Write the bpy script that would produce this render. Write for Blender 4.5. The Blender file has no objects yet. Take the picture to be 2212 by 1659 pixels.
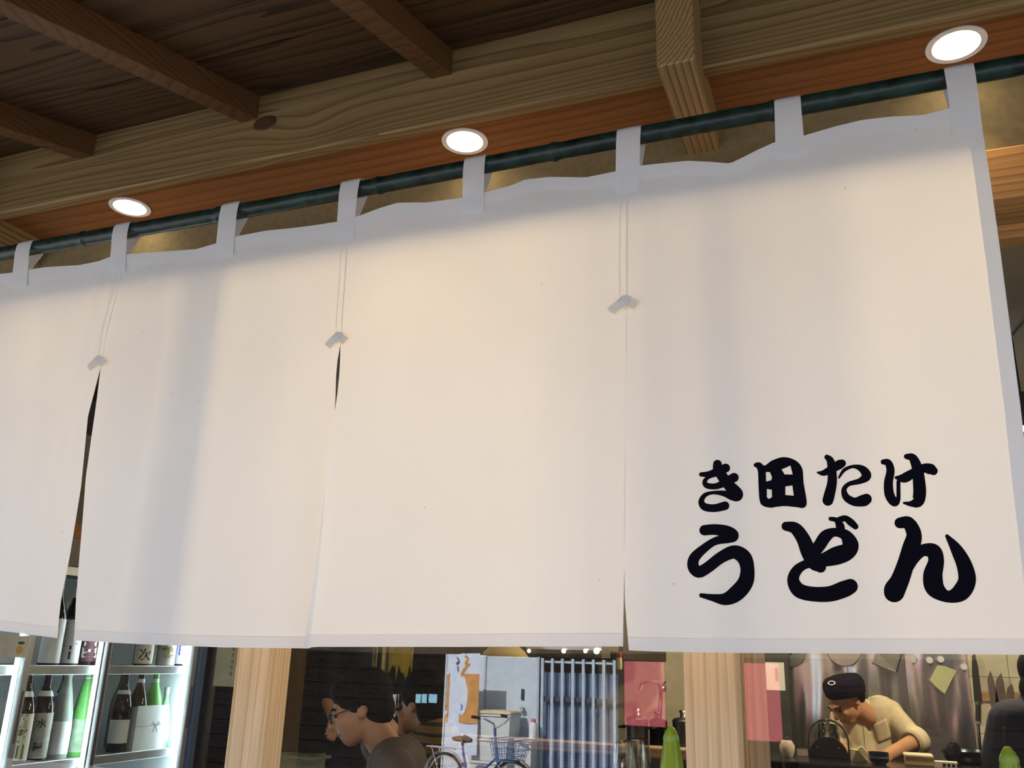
import bpy, bmesh, math, random
from mathutils import Vector, Matrix
random.seed(7)
scene = bpy.context.scene
COL = scene.collection
PI = math.pi

# ------------------------------------------------------------------ camera
FPX, CX, CY = 1877.0, 1106.0, 829.5
RM = Matrix(((0.9339117, -0.08269424, -0.34780828),
             (0.35640828, 0.29146451, 0.88770579),
             (0.02796561, -0.95300058, 0.30167503)))      # image axes (right, down, forward) -> world
EYE = Vector((0.0, 0.0, 1.8))
cam_data = bpy.data.cameras.new('camera')
cam_data.sensor_width = 36.0
cam_data.lens = 36.0 * FPX / 2212.0
cam_data.clip_start = 0.05
cam = bpy.data.objects.new('camera', cam_data)
COL.objects.link(cam)
m = Matrix.Identity(4)
for r in range(3):
    m[r][0], m[r][1], m[r][2], m[r][3] = RM[r][0], -RM[r][1], -RM[r][2], EYE[r]
cam.matrix_world = m
scene.camera = cam

def ray(px, py):
    return RM @ Vector((px - CX, py - CY, FPX))
def at(px, py, Y):
    """photograph pixel -> point of the plane at depth Y (metres in front of the camera, into the shop)"""
    d = ray(px, py)
    return EYE + d * (Y / d.y)
def atx(px, py, X):
    d = ray(px, py)
    return EYE + d * (X / d.x)
GLASS_Y = 1.605
def across(px, py, Y):
    """point across the street that the shop window mirrors at this pixel"""
    p = at(px, py, 2 * GLASS_Y - Y)
    return Vector((p.x, Y, p.z))

# ------------------------------------------------------------------ world, sun, exposure
world = bpy.data.worlds.new('sky'); scene.world = world; world.use_nodes = True
wn = world.node_tree
bg = wn.nodes['Background']
sky = wn.nodes.new('ShaderNodeTexSky'); sky.sky_type = 'NISHITA'; sky.sun_disc = False
sky.sun_elevation = math.radians(46); sky.sun_rotation = math.radians(-15)
hs = wn.nodes.new('ShaderNodeHueSaturation'); hs.inputs['Saturation'].default_value = 0.8
wn.links.new(sky.outputs[0], hs.inputs['Color']); wn.links.new(hs.outputs[0], bg.inputs[0])
bg.inputs[1].default_value = 0.6
sd = bpy.data.lights.new('sun', 'SUN'); sd.energy = 24.0; sd.angle = math.radians(0.6); sd.color = (0.97, 0.98, 1.0)
sun = bpy.data.objects.new('sun', sd); COL.objects.link(sun)
sun.rotation_euler = Vector((0.22, -0.72, -0.66)).to_track_quat('-Z', 'Y').to_euler()
sun.location = (0, 6, 9)
vs = scene.view_settings
vs.view_transform = 'Standard'; vs.look = 'None'; vs.exposure = 0.12; vs.gamma = 1.0; vs.use_curve_mapping = False

# ------------------------------------------------------------------ materials
MATS = {}
def _new(name):
    mt = bpy.data.materials.new(name); mt.use_nodes = True
    nt = mt.node_tree
    for n in list(nt.nodes):
        nt.nodes.remove(n)
    out = nt.nodes.new('ShaderNodeOutputMaterial')
    MATS[name] = mt
    return mt, nt, out
def N(nt, typ, **kw):
    n = nt.nodes.new('ShaderNode' + typ)
    for k, v in kw.items():
        if k.startswith('i_'):
            key = k[2:]
            key = int(key) if key.isdigit() else key.replace('_', ' ')
            n.inputs[key].default_value = v
        else:
            setattr(n, k, v)
    return n
def plain(name, col, rough=0.6, metal=0.0, var=0.06, scale=12.0, bump=0.0, spec=0.5, alpha=None, coat=0.0, trans=0.0, ior=1.45):
    if name in MATS: return MATS[name]
    mt, nt, out = _new(name)
    b = N(nt, 'BsdfPrincipled'); L = nt.links.new
    b.inputs['Roughness'].default_value = rough; b.inputs['Metallic'].default_value = metal
    b.inputs['Specular IOR Level'].default_value = spec
    b.inputs['Coat Weight'].default_value = coat
    b.inputs['Transmission Weight'].default_value = trans
    b.inputs['IOR'].default_value = ior
    tc = N(nt, 'TexCoord'); no = N(nt, 'TexNoise'); no.inputs['Scale'].default_value = scale; no.inputs['Detail'].default_value = 4
    L(tc.outputs['Object'], no.inputs['Vector'])
    rp = N(nt, 'ValToRGB')
    rp.color_ramp.elements[0].color = tuple(max(0, c * (1 - var * 2)) for c in col) + (1,)
    rp.color_ramp.elements[1].color = tuple(min(1, c * (1 + var * 2)) for c in col) + (1,)
    rp.color_ramp.elements[0].position = 0.3; rp.color_ramp.elements[1].position = 0.7
    L(no.outputs['Fac'], rp.inputs[0]); L(rp.outputs[0], b.inputs['Base Color'])
    if bump:
        bp = N(nt, 'Bump'); bp.inputs['Strength'].default_value = bump; bp.inputs['Distance'].default_value = 0.01
        L(no.outputs['Fac'], bp.inputs['Height']); L(bp.outputs[0], b.inputs['Normal'])
    L(b.outputs[0], out.inputs[0])
    return mt
def wood(name, light, dark, axis='X', rings=26.0, rough=0.55, along=0.06, distort=2.2, knot=None, spec=0.3, off=(0, 0, 0), rnd=True):
    if name in MATS: return MATS[name]
    mt, nt, out = _new(name); L = nt.links.new
    tc = N(nt, 'TexCoord'); oi = N(nt, 'ObjectInfo')
    mul = N(nt, 'VectorMath', operation='MULTIPLY'); mul.inputs[1].default_value = (3.1, 1.3, 0.0) if axis == 'Z' else (3.1, 0.9, 0.35)
    cx = N(nt, 'CombineXYZ'); 
    for i in range(3): L(oi.outputs['Random'], cx.inputs[i])
    L(cx.outputs[0], mul.inputs[0])
    if not rnd: mul.inputs[1].default_value = (0, 0, 0)
    src = tc.outputs['Object']
    if knot:
        # grain bends round a knot
        d = N(nt, 'VectorMath', operation='SUBTRACT'); d.inputs[1].default_value = knot
        L(src, d.inputs[0])
        sc_ = N(nt, 'VectorMath', operation='MULTIPLY'); sc_.inputs[1].default_value = (9.0, 0.0, 22.0); L(d.outputs[0], sc_.inputs[0])
        ln = N(nt, 'VectorMath', operation='DOT_PRODUCT'); L(sc_.outputs[0], ln.inputs[0]); L(sc_.outputs[0], ln.inputs[1])
        ng = N(nt, 'Math', operation='MULTIPLY'); ng.inputs[1].default_value = -1.0; L(ln.outputs['Value'], ng.inputs[0])
        ex = N(nt, 'Math', operation='EXPONENT'); L(ng.outputs[0], ex.inputs[0])
        am = N(nt, 'Math', operation='MULTIPLY'); am.inputs[1].default_value = 0.035; L(ex.outputs[0], am.inputs[0])
        cz = N(nt, 'CombineXYZ'); L(am.outputs[0], cz.inputs[2])
        ad = N(nt, 'VectorMath', operation='ADD'); L(src, ad.inputs[0]); L(cz.outputs[0], ad.inputs[1])
        src = ad.outputs[0]
    ad2 = N(nt, 'VectorMath', operation='ADD'); L(src, ad2.inputs[0]); L(mul.outputs[0], ad2.inputs[1])
    mp = N(nt, 'Mapping')
    s = {'X': (along, 1, 1), 'Y': (1, along, 1), 'Z': (1, 1, along)}[axis]
    mp.inputs['Scale'].default_value = s; mp.inputs['Location'].default_value = off
    L(ad2.outputs[0], mp.inputs[0])
    no = N(nt, 'TexNoise'); no.inputs['Scale'].default_value = 5.0; no.inputs['Detail'].default_value = 3.0
    L(mp.outputs[0], no.inputs['Vector'])
    sb = N(nt, 'VectorMath', operation='SUBTRACT'); sb.inputs[1].default_value = (0.5, 0.5, 0.5); L(no.outputs['Color'], sb.inputs[0])
    sc2 = N(nt, 'VectorMath', operation='SCALE'); sc2.inputs['Scale'].default_value = 0.06 * distort; L(sb.outputs[0], sc2.inputs[0])
    ad3 = N(nt, 'VectorMath', operation='ADD'); L(mp.outputs[0], ad3.inputs[0]); L(sc2.outputs[0], ad3.inputs[1])
    wv = N(nt, 'TexWave', wave_type='RINGS', rings_direction=axis, wave_profile='SAW')
    wv.inputs['Scale'].default_value = rings; wv.inputs['Distortion'].default_value = 0.6; wv.inputs['Detail'].default_value = 2.0
    L(ad3.outputs[0], wv.inputs['Vector'])
    fi = N(nt, 'TexNoise'); fi.inputs['Scale'].default_value = 160.0; fi.inputs['Detail'].default_value = 2.0
    mp2 = N(nt, 'Mapping'); mp2.inputs['Scale'].default_value = {'X': (0.03, 1, 1), 'Y': (1, 0.03, 1), 'Z': (1, 1, 0.03)}[axis]
    L(ad2.outputs[0], mp2.inputs[0]); L(mp2.outputs[0], fi.inputs['Vector'])
    rp = N(nt, 'ValToRGB'); e = rp.color_ramp.elements
    mid = tuple((a * 0.72 + b * 0.28) for a, b in zip(light, dark))
    e[0].position = 0.0; e[0].color = light + (1,)
    e[1].position = 1.0; e[1].color = dark + (1,)
    k = e.new(0.62); k.color = mid + (1,)
    L(wv.outputs['Fac'], rp.inputs[0])
    mx = N(nt, 'MixRGB', blend_type='MULTIPLY'); mx.inputs[0].default_value = 0.35
    L(rp.outputs[0], mx.inputs[1])
    rp2 = N(nt, 'ValToRGB'); rp2.color_ramp.elements[0].color = (0.55, 0.5, 0.45, 1); rp2.color_ramp.elements[1].color = (1.15, 1.12, 1.1, 1)
    rp2.color_ramp.elements[0].position = 0.3; rp2.color_ramp.elements[1].position = 0.7
    L(fi.outputs['Fac'], rp2.inputs[0]); L(rp2.outputs[0], mx.inputs[2])
    b = N(nt, 'BsdfPrincipled'); b.inputs['Roughness'].default_value = rough; b.inputs['Specular IOR Level'].default_value = spec
    L(mx.outputs[0], b.inputs['Base Color'])
    bp = N(nt, 'Bump'); bp.inputs['Strength'].default_value = 0.25; bp.inputs['Distance'].default_value = 0.002
    L(wv.outputs['Fac'], bp.inputs['Height']); L(bp.outputs[0], b.inputs['Normal'])
    L(b.outputs[0], out.inputs[0])
    return mt
def emit(name, col, strength):
    if name in MATS: return MATS[name]
    mt, nt, out = _new(name)
    e = N(nt, 'Emission'); e.inputs[0].default_value = col + (1,); e.inputs[1].default_value = strength
    nt.links.new(e.outputs[0], out.inputs[0]); return mt
def pane_mat(name, f0=0.08, tint=(0.96, 0.98, 0.97), rough=0.0):
    """thin sheet of glass: see-through plus Fresnel reflection"""
    if name in MATS: return MATS[name]
    mt, nt, out = _new(name); L = nt.links.new
    lw = N(nt, 'LayerWeight'); lw.inputs[0].default_value = 0.5
    pw = N(nt, 'Math', operation='POWER'); pw.inputs[1].default_value = 5.0; L(lw.outputs['Facing'], pw.inputs[0])
    ml = N(nt, 'Math', operation='MULTIPLY_ADD', use_clamp=True); ml.inputs[1].default_value = 1.0 - f0; ml.inputs[2].default_value = f0; L(pw.outputs[0], ml.inputs[0])
    tr = N(nt, 'BsdfTransparent'); tr.inputs[0].default_value = tint + (1,)
    gl = N(nt, 'BsdfGlossy'); gl.inputs['Roughness'].default_value = rough
    mx = N(nt, 'MixShader'); L(ml.outputs[0], mx.inputs[0]); L(tr.outputs[0], mx.inputs[1]); L(gl.outputs[0], mx.inputs[2])
    L(mx.outputs[0], out.inputs[0]); return mt
def cloth(name, col, trans=0.35, tcol=None, weave=900.0, bump=0.15):
    if name in MATS: return MATS[name]
    mt, nt, out = _new(name); L = nt.links.new
    tc = N(nt, 'TexCoord')
    w1 = N(nt, 'TexWave', bands_direction='X'); w1.inputs['Scale'].default_value = weave / 6.0
    w2 = N(nt, 'TexWave', bands_direction='Z'); w2.inputs['Scale'].default_value = weave / 6.0
    L(tc.outputs['Object'], w1.inputs['Vector']); L(tc.outputs['Object'], w2.inputs['Vector'])
    ad = N(nt, 'Math', operation='ADD'); L(w1.outputs['Fac'], ad.inputs[0]); L(w2.outputs['Fac'], ad.inputs[1])
    bp = N(nt, 'Bump'); bp.inputs['Strength'].default_value = bump; bp.inputs['Distance'].default_value = 0.0004
    L(ad.outputs[0], bp.inputs['Height'])
    no = N(nt, 'TexNoise'); no.inputs['Scale'].default_value = 3.5; no.inputs['Detail'].default_value = 5.0; L(tc.outputs['Object'], no.inputs['Vector'])
    rp = N(nt, 'ValToRGB'); rp.color_ramp.elements[0].color = tuple(c * 0.955 for c in col) + (1,); rp.color_ramp.elements[1].color = col + (1,)
    rp.color_ramp.elements[0].position = 0.3; rp.color_ramp.elements[1].position = 0.65
    L(no.outputs['Fac'], rp.inputs[0])
    # tiny dark slubs in the yarn
    vo = N(nt, 'TexVoronoi'); vo.inputs['Scale'].default_value = 16.0; L(tc.outputs['Object'], vo.inputs['Vector'])
    lt = N(nt, 'Math', operation='LESS_THAN'); lt.inputs[1].default_value = 0.02; L(vo.outputs['Distance'], lt.inputs[0])
    mxc = N(nt, 'MixRGB'); mxc.inputs[2].default_value = (0.25, 0.17, 0.1, 1); L(lt.outputs[0], mxc.inputs[0]); L(rp.outputs[0], mxc.inputs[1])
    di = N(nt, 'BsdfDiffuse'); L(mxc.outputs[0], di.inputs[0]); L(bp.outputs[0], di.inputs['Normal'])
    tl = N(nt, 'BsdfTranslucent'); tl.inputs[0].default_value = (tcol or col) + (1,); L(bp.outputs[0], tl.inputs['Normal'])
    mx = N(nt, 'MixShader'); mx.inputs[0].default_value = trans
    L(di.outputs[0], mx.inputs[1]); L(tl.outputs[0], mx.inputs[2]); L(mx.outputs[0], out.inputs[0])
    return mt

# ------------------------------------------------------------------ mesh helpers
class MB:
    def __init__(s): s.v = []; s.f = []
    def add(s, vs, fs):
        o = len(s.v); s.v += [tuple(p) for p in vs]; s.f += [tuple(i + o for i in f) for f in fs]; return s
    def box(s, x0, x1, y0, y1, z0, z1, bev=0.0):
        if bev <= 0:
            return s.add([(x0,y0,z0),(x1,y0,z0),(x1,y1,z0),(x0,y1,z0),(x0,y0,z1),(x1,y0,z1),(x1,y1,z1),(x0,y1,z1)],
                         [(0,3,2,1),(4,5,6,7),(0,1,5,4),(1,2,6,5),(2,3,7,6),(3,0,4,7)])
        bm = bmesh.new(); bmesh.ops.create_cube(bm, size=1.0)
        for v in bm.verts:
            v.co = Vector((x0 + (v.co.x + .5) * (x1 - x0), y0 + (v.co.y + .5) * (y1 - y0), z0 + (v.co.z + .5) * (z1 - z0)))
        bmesh.ops.bevel(bm, geom=bm.edges[:], offset=bev, segments=1, affect='EDGES', profile=0.5)
        return s.bm(bm)
    def bm(s, bm):
        bm.verts.index_update()
        s.add([v.co[:] for v in bm.verts], [[v.index for v in f.verts] for f in bm.faces]); bm.free(); return s
    def obox(s, c, ax, ay, az):
        """box from centre and three half-axis vectors"""
        c, ax, ay, az = map(Vector, (c, ax, ay, az))
        P = [c + ax * i + ay * j + az * k for k in (-1, 1) for i, j in ((-1, -1), (1, -1), (1, 1), (-1, 1))]
        return s.add(P, [(0,3,2,1),(4,5,6,7),(0,1,5,4),(1,2,6,5),(2,3,7,6),(3,0,4,7)])
    def bar(s, p0, p1, w, h, up=(0, 0, 1)):
        p0, p1 = Vector(p0), Vector(p1); d = (p1 - p0); a = d.normalized(); u = Vector(up)
        sx = a.cross(u)
        if sx.length < 1e-4: sx = a.cross(Vector((1, 0, 0)))
        sx.normalize(); u2 = sx.cross(a)
        return s.obox((p0 + p1) / 2, d / 2, sx * (w / 2), u2 * (h / 2))
    def lathe(s, prof, seg=20, c=(0, 0, 0), axis='Z', cap=True, M=None):
        c = Vector(c); vs = []; fs = []
        n = len(prof)
        for (r, h) in prof:
            for k in range(seg):
                a = 2 * PI * k / seg
                p = Vector((r * math.cos(a), r * math.sin(a), h))
                if axis == 'X': p = Vector((p.z, p.x, p.y))
                elif axis == 'Y': p = Vector((p.y, p.z, p.x))
                if M is not None: p = M @ p
                vs.append(c + p)
        for i in range(n - 1):
            for k in range(seg):
                k2 = (k + 1) % seg
                fs.append((i*seg+k, i*seg+k2, (i+1)*seg+k2, (i+1)*seg+k))
        if cap:
            fs.append(tuple(range(seg-1, -1, -1))); fs.append(tuple((n-1)*seg + k for k in range(seg)))
        return s.add(vs, fs)
    def tube(s, pts, r, seg=8, cap=True, closed=False):
        P = [Vector(p) for p in pts]; n = len(P)
        R = r if isinstance(r, (list, tuple)) else [r] * n
        vs = []; fs = []; prev = None
        for i in range(n):
            if closed: t = P[(i+1) % n] - P[i-1]
            else: t = P[min(i+1, n-1)] - P[max(i-1, 0)]
            t.normalize()
            if prev is None:
                u = Vector((0, 0, 1)) if abs(t.z) < 0.9 else Vector((1, 0, 0))
                u = (u - t * u.dot(t)).normalized()
            else:
                u = (prev - t * prev.dot(t)).normalized()
            prev = u; w = t.cross(u)
            for k in range(seg):
                a = 2 * PI * k / seg
                vs.append(P[i] + (u * math.cos(a) + w * math.sin(a)) * R[i])
        m_ = n if closed else n - 1
        for i in range(m_):
            j = (i + 1) % n
            for k in range(seg):
                k2 = (k + 1) % seg
                fs.append((i*seg+k, i*seg+k2, j*seg+k2, j*seg+k))
        if cap and not closed:
            fs.append(tuple(range(seg-1, -1, -1))); fs.append(tuple((n-1)*seg + k for k in range(seg)))
        return s.add(vs, fs)
    def sphere(s, c, r, seg=16, ring=10, M=None):
        c = Vector(c); rx, ry, rz = (r, r, r) if not isinstance(r, (tuple, list)) else r
        vs = []; fs = []
        for i in range(ring + 1):
            th = PI * i / ring
            for k in range(seg):
                a = 2 * PI * k / seg
                p = Vector((rx * math.sin(th) * math.cos(a), ry * math.sin(th) * math.sin(a), rz * math.cos(th)))
                if M is not None: p = M @ p
                vs.append(c + p)
        for i in range(ring):
            for k in range(seg):
                k2 = (k + 1) % seg
                fs.append((i*seg+k, (i+1)*seg+k, (i+1)*seg+k2, i*seg+k2))
        return s.add(vs, fs)
    def prism(s, poly, d, axis='Y'):
        """poly: list of 3D points (planar), extruded by vector d"""
        n = len(poly); d = Vector(d)
        A = [Vector(p) for p in poly]; B = [p + d for p in A]
        fs = [tuple(range(n)), tuple(range(2*n-1, n-1, -1))]
        for i in range(n):
            j = (i + 1) % n
            fs.append((j, i, n + i, n + j))
        return s.add(A + B, fs)
    def grid(s, fn, nu, nv):
        vs = [fn(u / nu, v / nv) for v in range(nv + 1) for u in range(nu + 1)]
        fs = [(v*(nu+1)+u, v*(nu+1)+u+1, (v+1)*(nu+1)+u+1, (v+1)*(nu+1)+u) for v in range(nv) for u in range(nu)]
        return s.add(vs, fs)
    def build(s, name, mat, parent=None, smooth=False, merge=False, local=False):
        """vertices are world coordinates unless local; the object's origin is its parent's"""
        off = Vector((0, 0, 0))
        if parent is not None and not local:
            off = WLOC.get(parent.name, Vector((0, 0, 0)))
        me = bpy.data.meshes.new(name)
        me.from_pydata([(p[0]-off.x, p[1]-off.y, p[2]-off.z) for p in s.v], [], s.f)
        bm = bmesh.new(); bm.from_mesh(me)
        if merge: bmesh.ops.remove_doubles(bm, verts=bm.verts[:], dist=1e-5)
        bmesh.ops.recalc_face_normals(bm, faces=bm.faces[:])
        bm.to_mesh(me); bm.free()
        if smooth:
            for p in me.polygons: p.use_smooth = True
            try: me.set_sharp_from_angle(angle=math.radians(42))
            except Exception: pass
        if mat: me.materials.append(mat)
        o = bpy.data.objects.new(name, me); COL.objects.link(o)
        if parent is not None:
            o.parent = parent; WLOC[o.name] = off.copy()
        else:
            WLOC[o.name] = Vector((0, 0, 0))
        return o
WLOC = {}
def tag(o, label, cat=None, group=None):
    o['label'] = label
    if cat: o['category'] = cat
    if group: o['group'] = group
    return o
def thing(name, label, cat, loc=(0, 0, 0), rotz=0.0, group=None):
    o = bpy.data.objects.new(name, None); COL.objects.link(o); o.empty_display_size = 0.05
    o.location = loc; o.rotation_euler = (0, 0, rotz)
    WLOC[o.name] = Vector(loc)
    return tag(o, label, cat, group)
def struct(o, label=None):
    o['kind'] = 'structure'
    if label: o['label'] = label
    return o
def rebase(o):
    """move a one-mesh thing's origin to the middle of its base"""
    vs = [v.co for v in o.data.vertices]
    c = Vector(((min(v.x for v in vs) + max(v.x for v in vs)) / 2, (min(v.y for v in vs) + max(v.y for v in vs)) / 2, min(v.z for v in vs)))
    o.data.transform(Matrix.Translation(-c)); o.location = o.location + c
    WLOC[o.name] = WLOC.get(o.name, Vector()) + c
    return o
def copy_tree(o, parent=None, loc=None, label=None):
    c = o.copy(); COL.objects.link(c)
    if parent is not None: c.parent = parent
    if loc is not None: c.location = loc; WLOC[c.name] = Vector(loc)
    if label: c['label'] = label
    for ch in o.children: copy_tree(ch, c)
    return c
def interp(tab, x):
    if x <= tab[0][0]: return tab[0][1]
    for (a, b), (c, d) in zip(tab, tab[1:]):
        if x <= c: return b + (d - b) * (x - a) / (c - a) if c > a else d
    return tab[-1][1]
def smooth_path(pts, n=8):
    """Catmull-Rom through tuples of any length"""
    out = []
    P = [pts[0]] + list(pts) + [pts[-1]]
    for i in range(1, len(P) - 2):
        for k in range(n):
            t = k / n
            out.append(tuple(0.5 * ((2*b) + (-a + c) * t + (2*a - 5*b + 4*c - d) * t*t + (-a + 3*b - 3*c + d) * t**3)
                             for a, b, c, d in zip(P[i-1], P[i], P[i+1], P[i+2])))
    out.append(tuple(pts[-1])); return out

# palette
W_BEAM = wood('beam_wood', (0.25, 0.165, 0.066), (0.125, 0.075, 0.028), 'X', 34, knot=(-1.05, 0, 0.055), along=0.05, distort=2.6, off=(0, -1.43, -0.12), rnd=False)
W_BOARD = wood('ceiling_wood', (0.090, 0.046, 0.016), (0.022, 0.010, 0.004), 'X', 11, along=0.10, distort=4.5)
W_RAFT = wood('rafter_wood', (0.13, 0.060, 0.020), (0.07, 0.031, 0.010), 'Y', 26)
W_BRKT = wood('bracket_wood', (0.36, 0.23, 0.10), (0.12, 0.06, 0.023), 'Y', 36, distort=0.9, along=0.03, off=(0.12, 0, -2.985), rnd=False)
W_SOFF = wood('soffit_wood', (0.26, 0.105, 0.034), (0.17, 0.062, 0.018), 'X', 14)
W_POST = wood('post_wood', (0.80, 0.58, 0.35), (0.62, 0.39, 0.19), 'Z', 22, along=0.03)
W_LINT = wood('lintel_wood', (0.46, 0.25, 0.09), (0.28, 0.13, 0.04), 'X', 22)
PLAST = plain('ochre_plaster', (0.20, 0.155, 0.075), 0.9, scale=60, bump=0.05)
# ================================================================== the eaves
def slope(Y): return 2.5475 + 0.3 * Y            # underside of the rafters
ROOF0, ROOF1 = 0.68, 1.62
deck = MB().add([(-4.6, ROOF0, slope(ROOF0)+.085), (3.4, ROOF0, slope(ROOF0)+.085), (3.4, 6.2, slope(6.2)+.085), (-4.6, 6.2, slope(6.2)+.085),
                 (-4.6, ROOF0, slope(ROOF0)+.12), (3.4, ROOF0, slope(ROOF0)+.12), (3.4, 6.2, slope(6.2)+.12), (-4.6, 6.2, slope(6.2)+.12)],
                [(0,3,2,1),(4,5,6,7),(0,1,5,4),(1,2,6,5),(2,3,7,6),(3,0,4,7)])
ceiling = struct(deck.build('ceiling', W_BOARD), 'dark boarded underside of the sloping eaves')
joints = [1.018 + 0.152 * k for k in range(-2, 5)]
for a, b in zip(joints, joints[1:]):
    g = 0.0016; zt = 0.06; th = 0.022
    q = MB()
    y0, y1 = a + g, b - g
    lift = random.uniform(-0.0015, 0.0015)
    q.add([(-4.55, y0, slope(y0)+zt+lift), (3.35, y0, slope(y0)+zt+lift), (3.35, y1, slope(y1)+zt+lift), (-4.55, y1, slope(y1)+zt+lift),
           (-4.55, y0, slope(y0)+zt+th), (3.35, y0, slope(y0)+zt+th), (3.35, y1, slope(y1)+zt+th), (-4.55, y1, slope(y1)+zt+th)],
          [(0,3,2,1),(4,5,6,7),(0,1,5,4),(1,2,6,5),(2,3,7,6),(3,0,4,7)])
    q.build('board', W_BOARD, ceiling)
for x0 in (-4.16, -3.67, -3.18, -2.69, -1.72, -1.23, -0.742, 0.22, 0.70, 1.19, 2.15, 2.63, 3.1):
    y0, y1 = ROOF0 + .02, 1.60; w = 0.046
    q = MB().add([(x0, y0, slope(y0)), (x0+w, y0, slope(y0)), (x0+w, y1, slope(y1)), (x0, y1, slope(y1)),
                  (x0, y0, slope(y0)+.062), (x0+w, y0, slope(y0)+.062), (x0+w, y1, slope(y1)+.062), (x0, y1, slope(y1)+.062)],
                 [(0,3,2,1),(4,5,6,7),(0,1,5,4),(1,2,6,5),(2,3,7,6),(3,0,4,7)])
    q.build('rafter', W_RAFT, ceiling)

struct(MB().box(-4.6, 3.4, 0.655, 0.68, slope(.68)-.01, slope(.68)+.13, .003).build('trim_6', W_RAFT), 'fascia board along the eaves edge')
# long beam under the rafters
def longbox(name, x0, x1, y0, y1, z0, z1, mat, label=None, cat='beam', bev=0.004):
    o = MB().box(x0, x1, y0, y1, z0, z1, bev).build(name, mat)
    if label: tag(o, label, cat)
    return o
beam = longbox('eaves_beam', -4.5, 3.3, 1.379, 1.412, 2.85, 3.03, W_BEAM, 'long grained wooden beam under the rafters, with a dark knot', 'beam')
beam.data.transform(Matrix.Translation((0, 0, -2.85))); beam.location.z = 2.85; WLOC[beam.name] = Vector((0, 0, 2.85))
kp = at(572, 266, 1.3785)
MB().sphere((kp.x, 1.3795, kp.z), (0.034, 0.003, 0.02), 18, 8).build('knot', plain('knot_wood', (0.06, 0.028, 0.014), 0.5, var=0.2, scale=80), beam, True)
# cantilever brackets that carry it
def bracket(x0, label):
    w = 0.067
    q = MB().box(0, w, 1.285, 2.1, 2.80, 3.0, 0.003)
    o = q.build('bracket_beam', W_BRKT); tag(o, label, 'beam')
    o.location.x = x0
    return o
bracket(-0.248, 'square timber bracket beam with grained end, crossing above the green pole')
bracket(-2.105, 'timber bracket beam at the far left above the curtain pole')
bracket(1.61, 'timber bracket beam beyond the right end of the curtain')

# soffit with round holes for the downlights
LX = (-1.655, -0.715, 0.2535, 1.21, -2.6)
LY, LZ, LR = 1.499, 2.88, 0.043
q = MB(); y0, y1 = 1.412, 1.581
xs = sorted(LX); h = 0.06
edges = [-4.5]
for x in xs: edges += [x - h, x + h]
edges.append(3.3)
for i in range(0, len(edges), 2):
    q.box(edges[i], edges[i+1], y0, y1, LZ, LZ + .014)
for x in xs:
    n = 32; ring = []; sq = []
    for k in range(n):
        a = 2*PI*k/n; c, s_ = math.cos(a), math.sin(a); t = min(h/abs(c) if abs(c) > 1e-6 else 9, 9)
        ty = (y1-LY if s_ > 0 else LY-y0)/abs(s_) if abs(s_) > 1e-6 else 9
        t = min(t, ty)
        ring.append((x + LR*c, LY + LR*s_)); sq.append((x + t*c, LY + t*s_))
    vs = [(a, b, LZ) for a, b in ring] + [(a, b, LZ) for a, b in sq] + [(a, b, LZ+.014) for a, b in ring]
    fs = []
    for k in range(n):
        j = (k+1) % n; fs += [(k, j, n+j, n+k), (k, 2*n+k, 2*n+j, j)]
    # corners of the square cell
    q.add(vs, fs)
    for sx in (-1, 1):
        for (yy, sgn) in ((y0, -1), (y1, 1)):
            pts = [p for p in sq if (p[0]-x)*sx > 0 and (p[1]-LY)*sgn > 0]
            side = [p for p in pts if abs(abs(p[0]-x)-h) < 1e-6]; top = [p for p in pts if abs(p[1]-yy) < 1e-6]
            if side and top:
                s1 = max(side, key=lambda p: abs(p[1]-LY)); t1 = max(top, key=lambda p: abs(p[0]-x))
                q.add([(s1[0], s1[1], LZ), (x+sx*h, yy, LZ), (t1[0], t1[1], LZ)], [(0, 1, 2)])
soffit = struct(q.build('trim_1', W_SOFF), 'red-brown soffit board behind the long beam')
struct(MB().box(-4.5, 3.3, 1.569, 1.5805, 2.868, 2.8795, 0.002).build('trim_2', W_LINT), 'thin moulding where soffit meets wall')
# recessed downlights
GLOW = emit('lamp_glow', (1.0, 0.82, 0.55), 28.0)
TRIM = plain('white_trim', (0.8, 0.78, 0.72), 0.4)
CANM = plain('reflector_white', (0.85, 0.83, 0.78), 0.3)
for x, lb in zip(LX, ('round recessed downlight over the leftmost panels, lit', 'round recessed downlight above the middle of the curtain, lit',
                      'round recessed downlight at the right end of the curtain, brightest', 'round recessed downlight beyond the right end of the curtain',
                      'round recessed downlight left of the curtain')):
    t = thing('downlight', lb, 'light', (x, LY, LZ - 0.003), group='downlights in the soffit')
    MB().lathe([(0.040, 0.002), (0.0405, 0.0), (0.0505, 0.0), (0.051, 0.0015), (0.0505, 0.0028), (0.040, 0.0028)], 36, (0, 0, 0), cap=False).build('trim_ring', TRIM, t, True, local=True)
    MB().lathe([(0.040, 0.0), (0.0385, 0.02), (0.035, 0.04)], 32, cap=False).build('reflector', CANM, t, True, local=True)
    MB().lathe([(0.0, 0.0), (0.036, 0.0), (0.036, 0.004), (0.0, 0.004)], 32, (0, 0, 0.026), cap=False).build('lens', GLOW, t, False, local=True)
    ld = bpy.data.lights.new('downlight_lamp', 'SPOT'); ld.energy = 9.0; ld.color = (1.0, 0.74, 0.42); ld.spot_size = math.radians(64); ld.spot_blend = 0.5; ld.shadow_soft_size = 0.03
    lo = bpy.data.objects.new('lamp', ld); COL.objects.link(lo); lo.parent = t; lo.location = (0, 0, 0.022)

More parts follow.
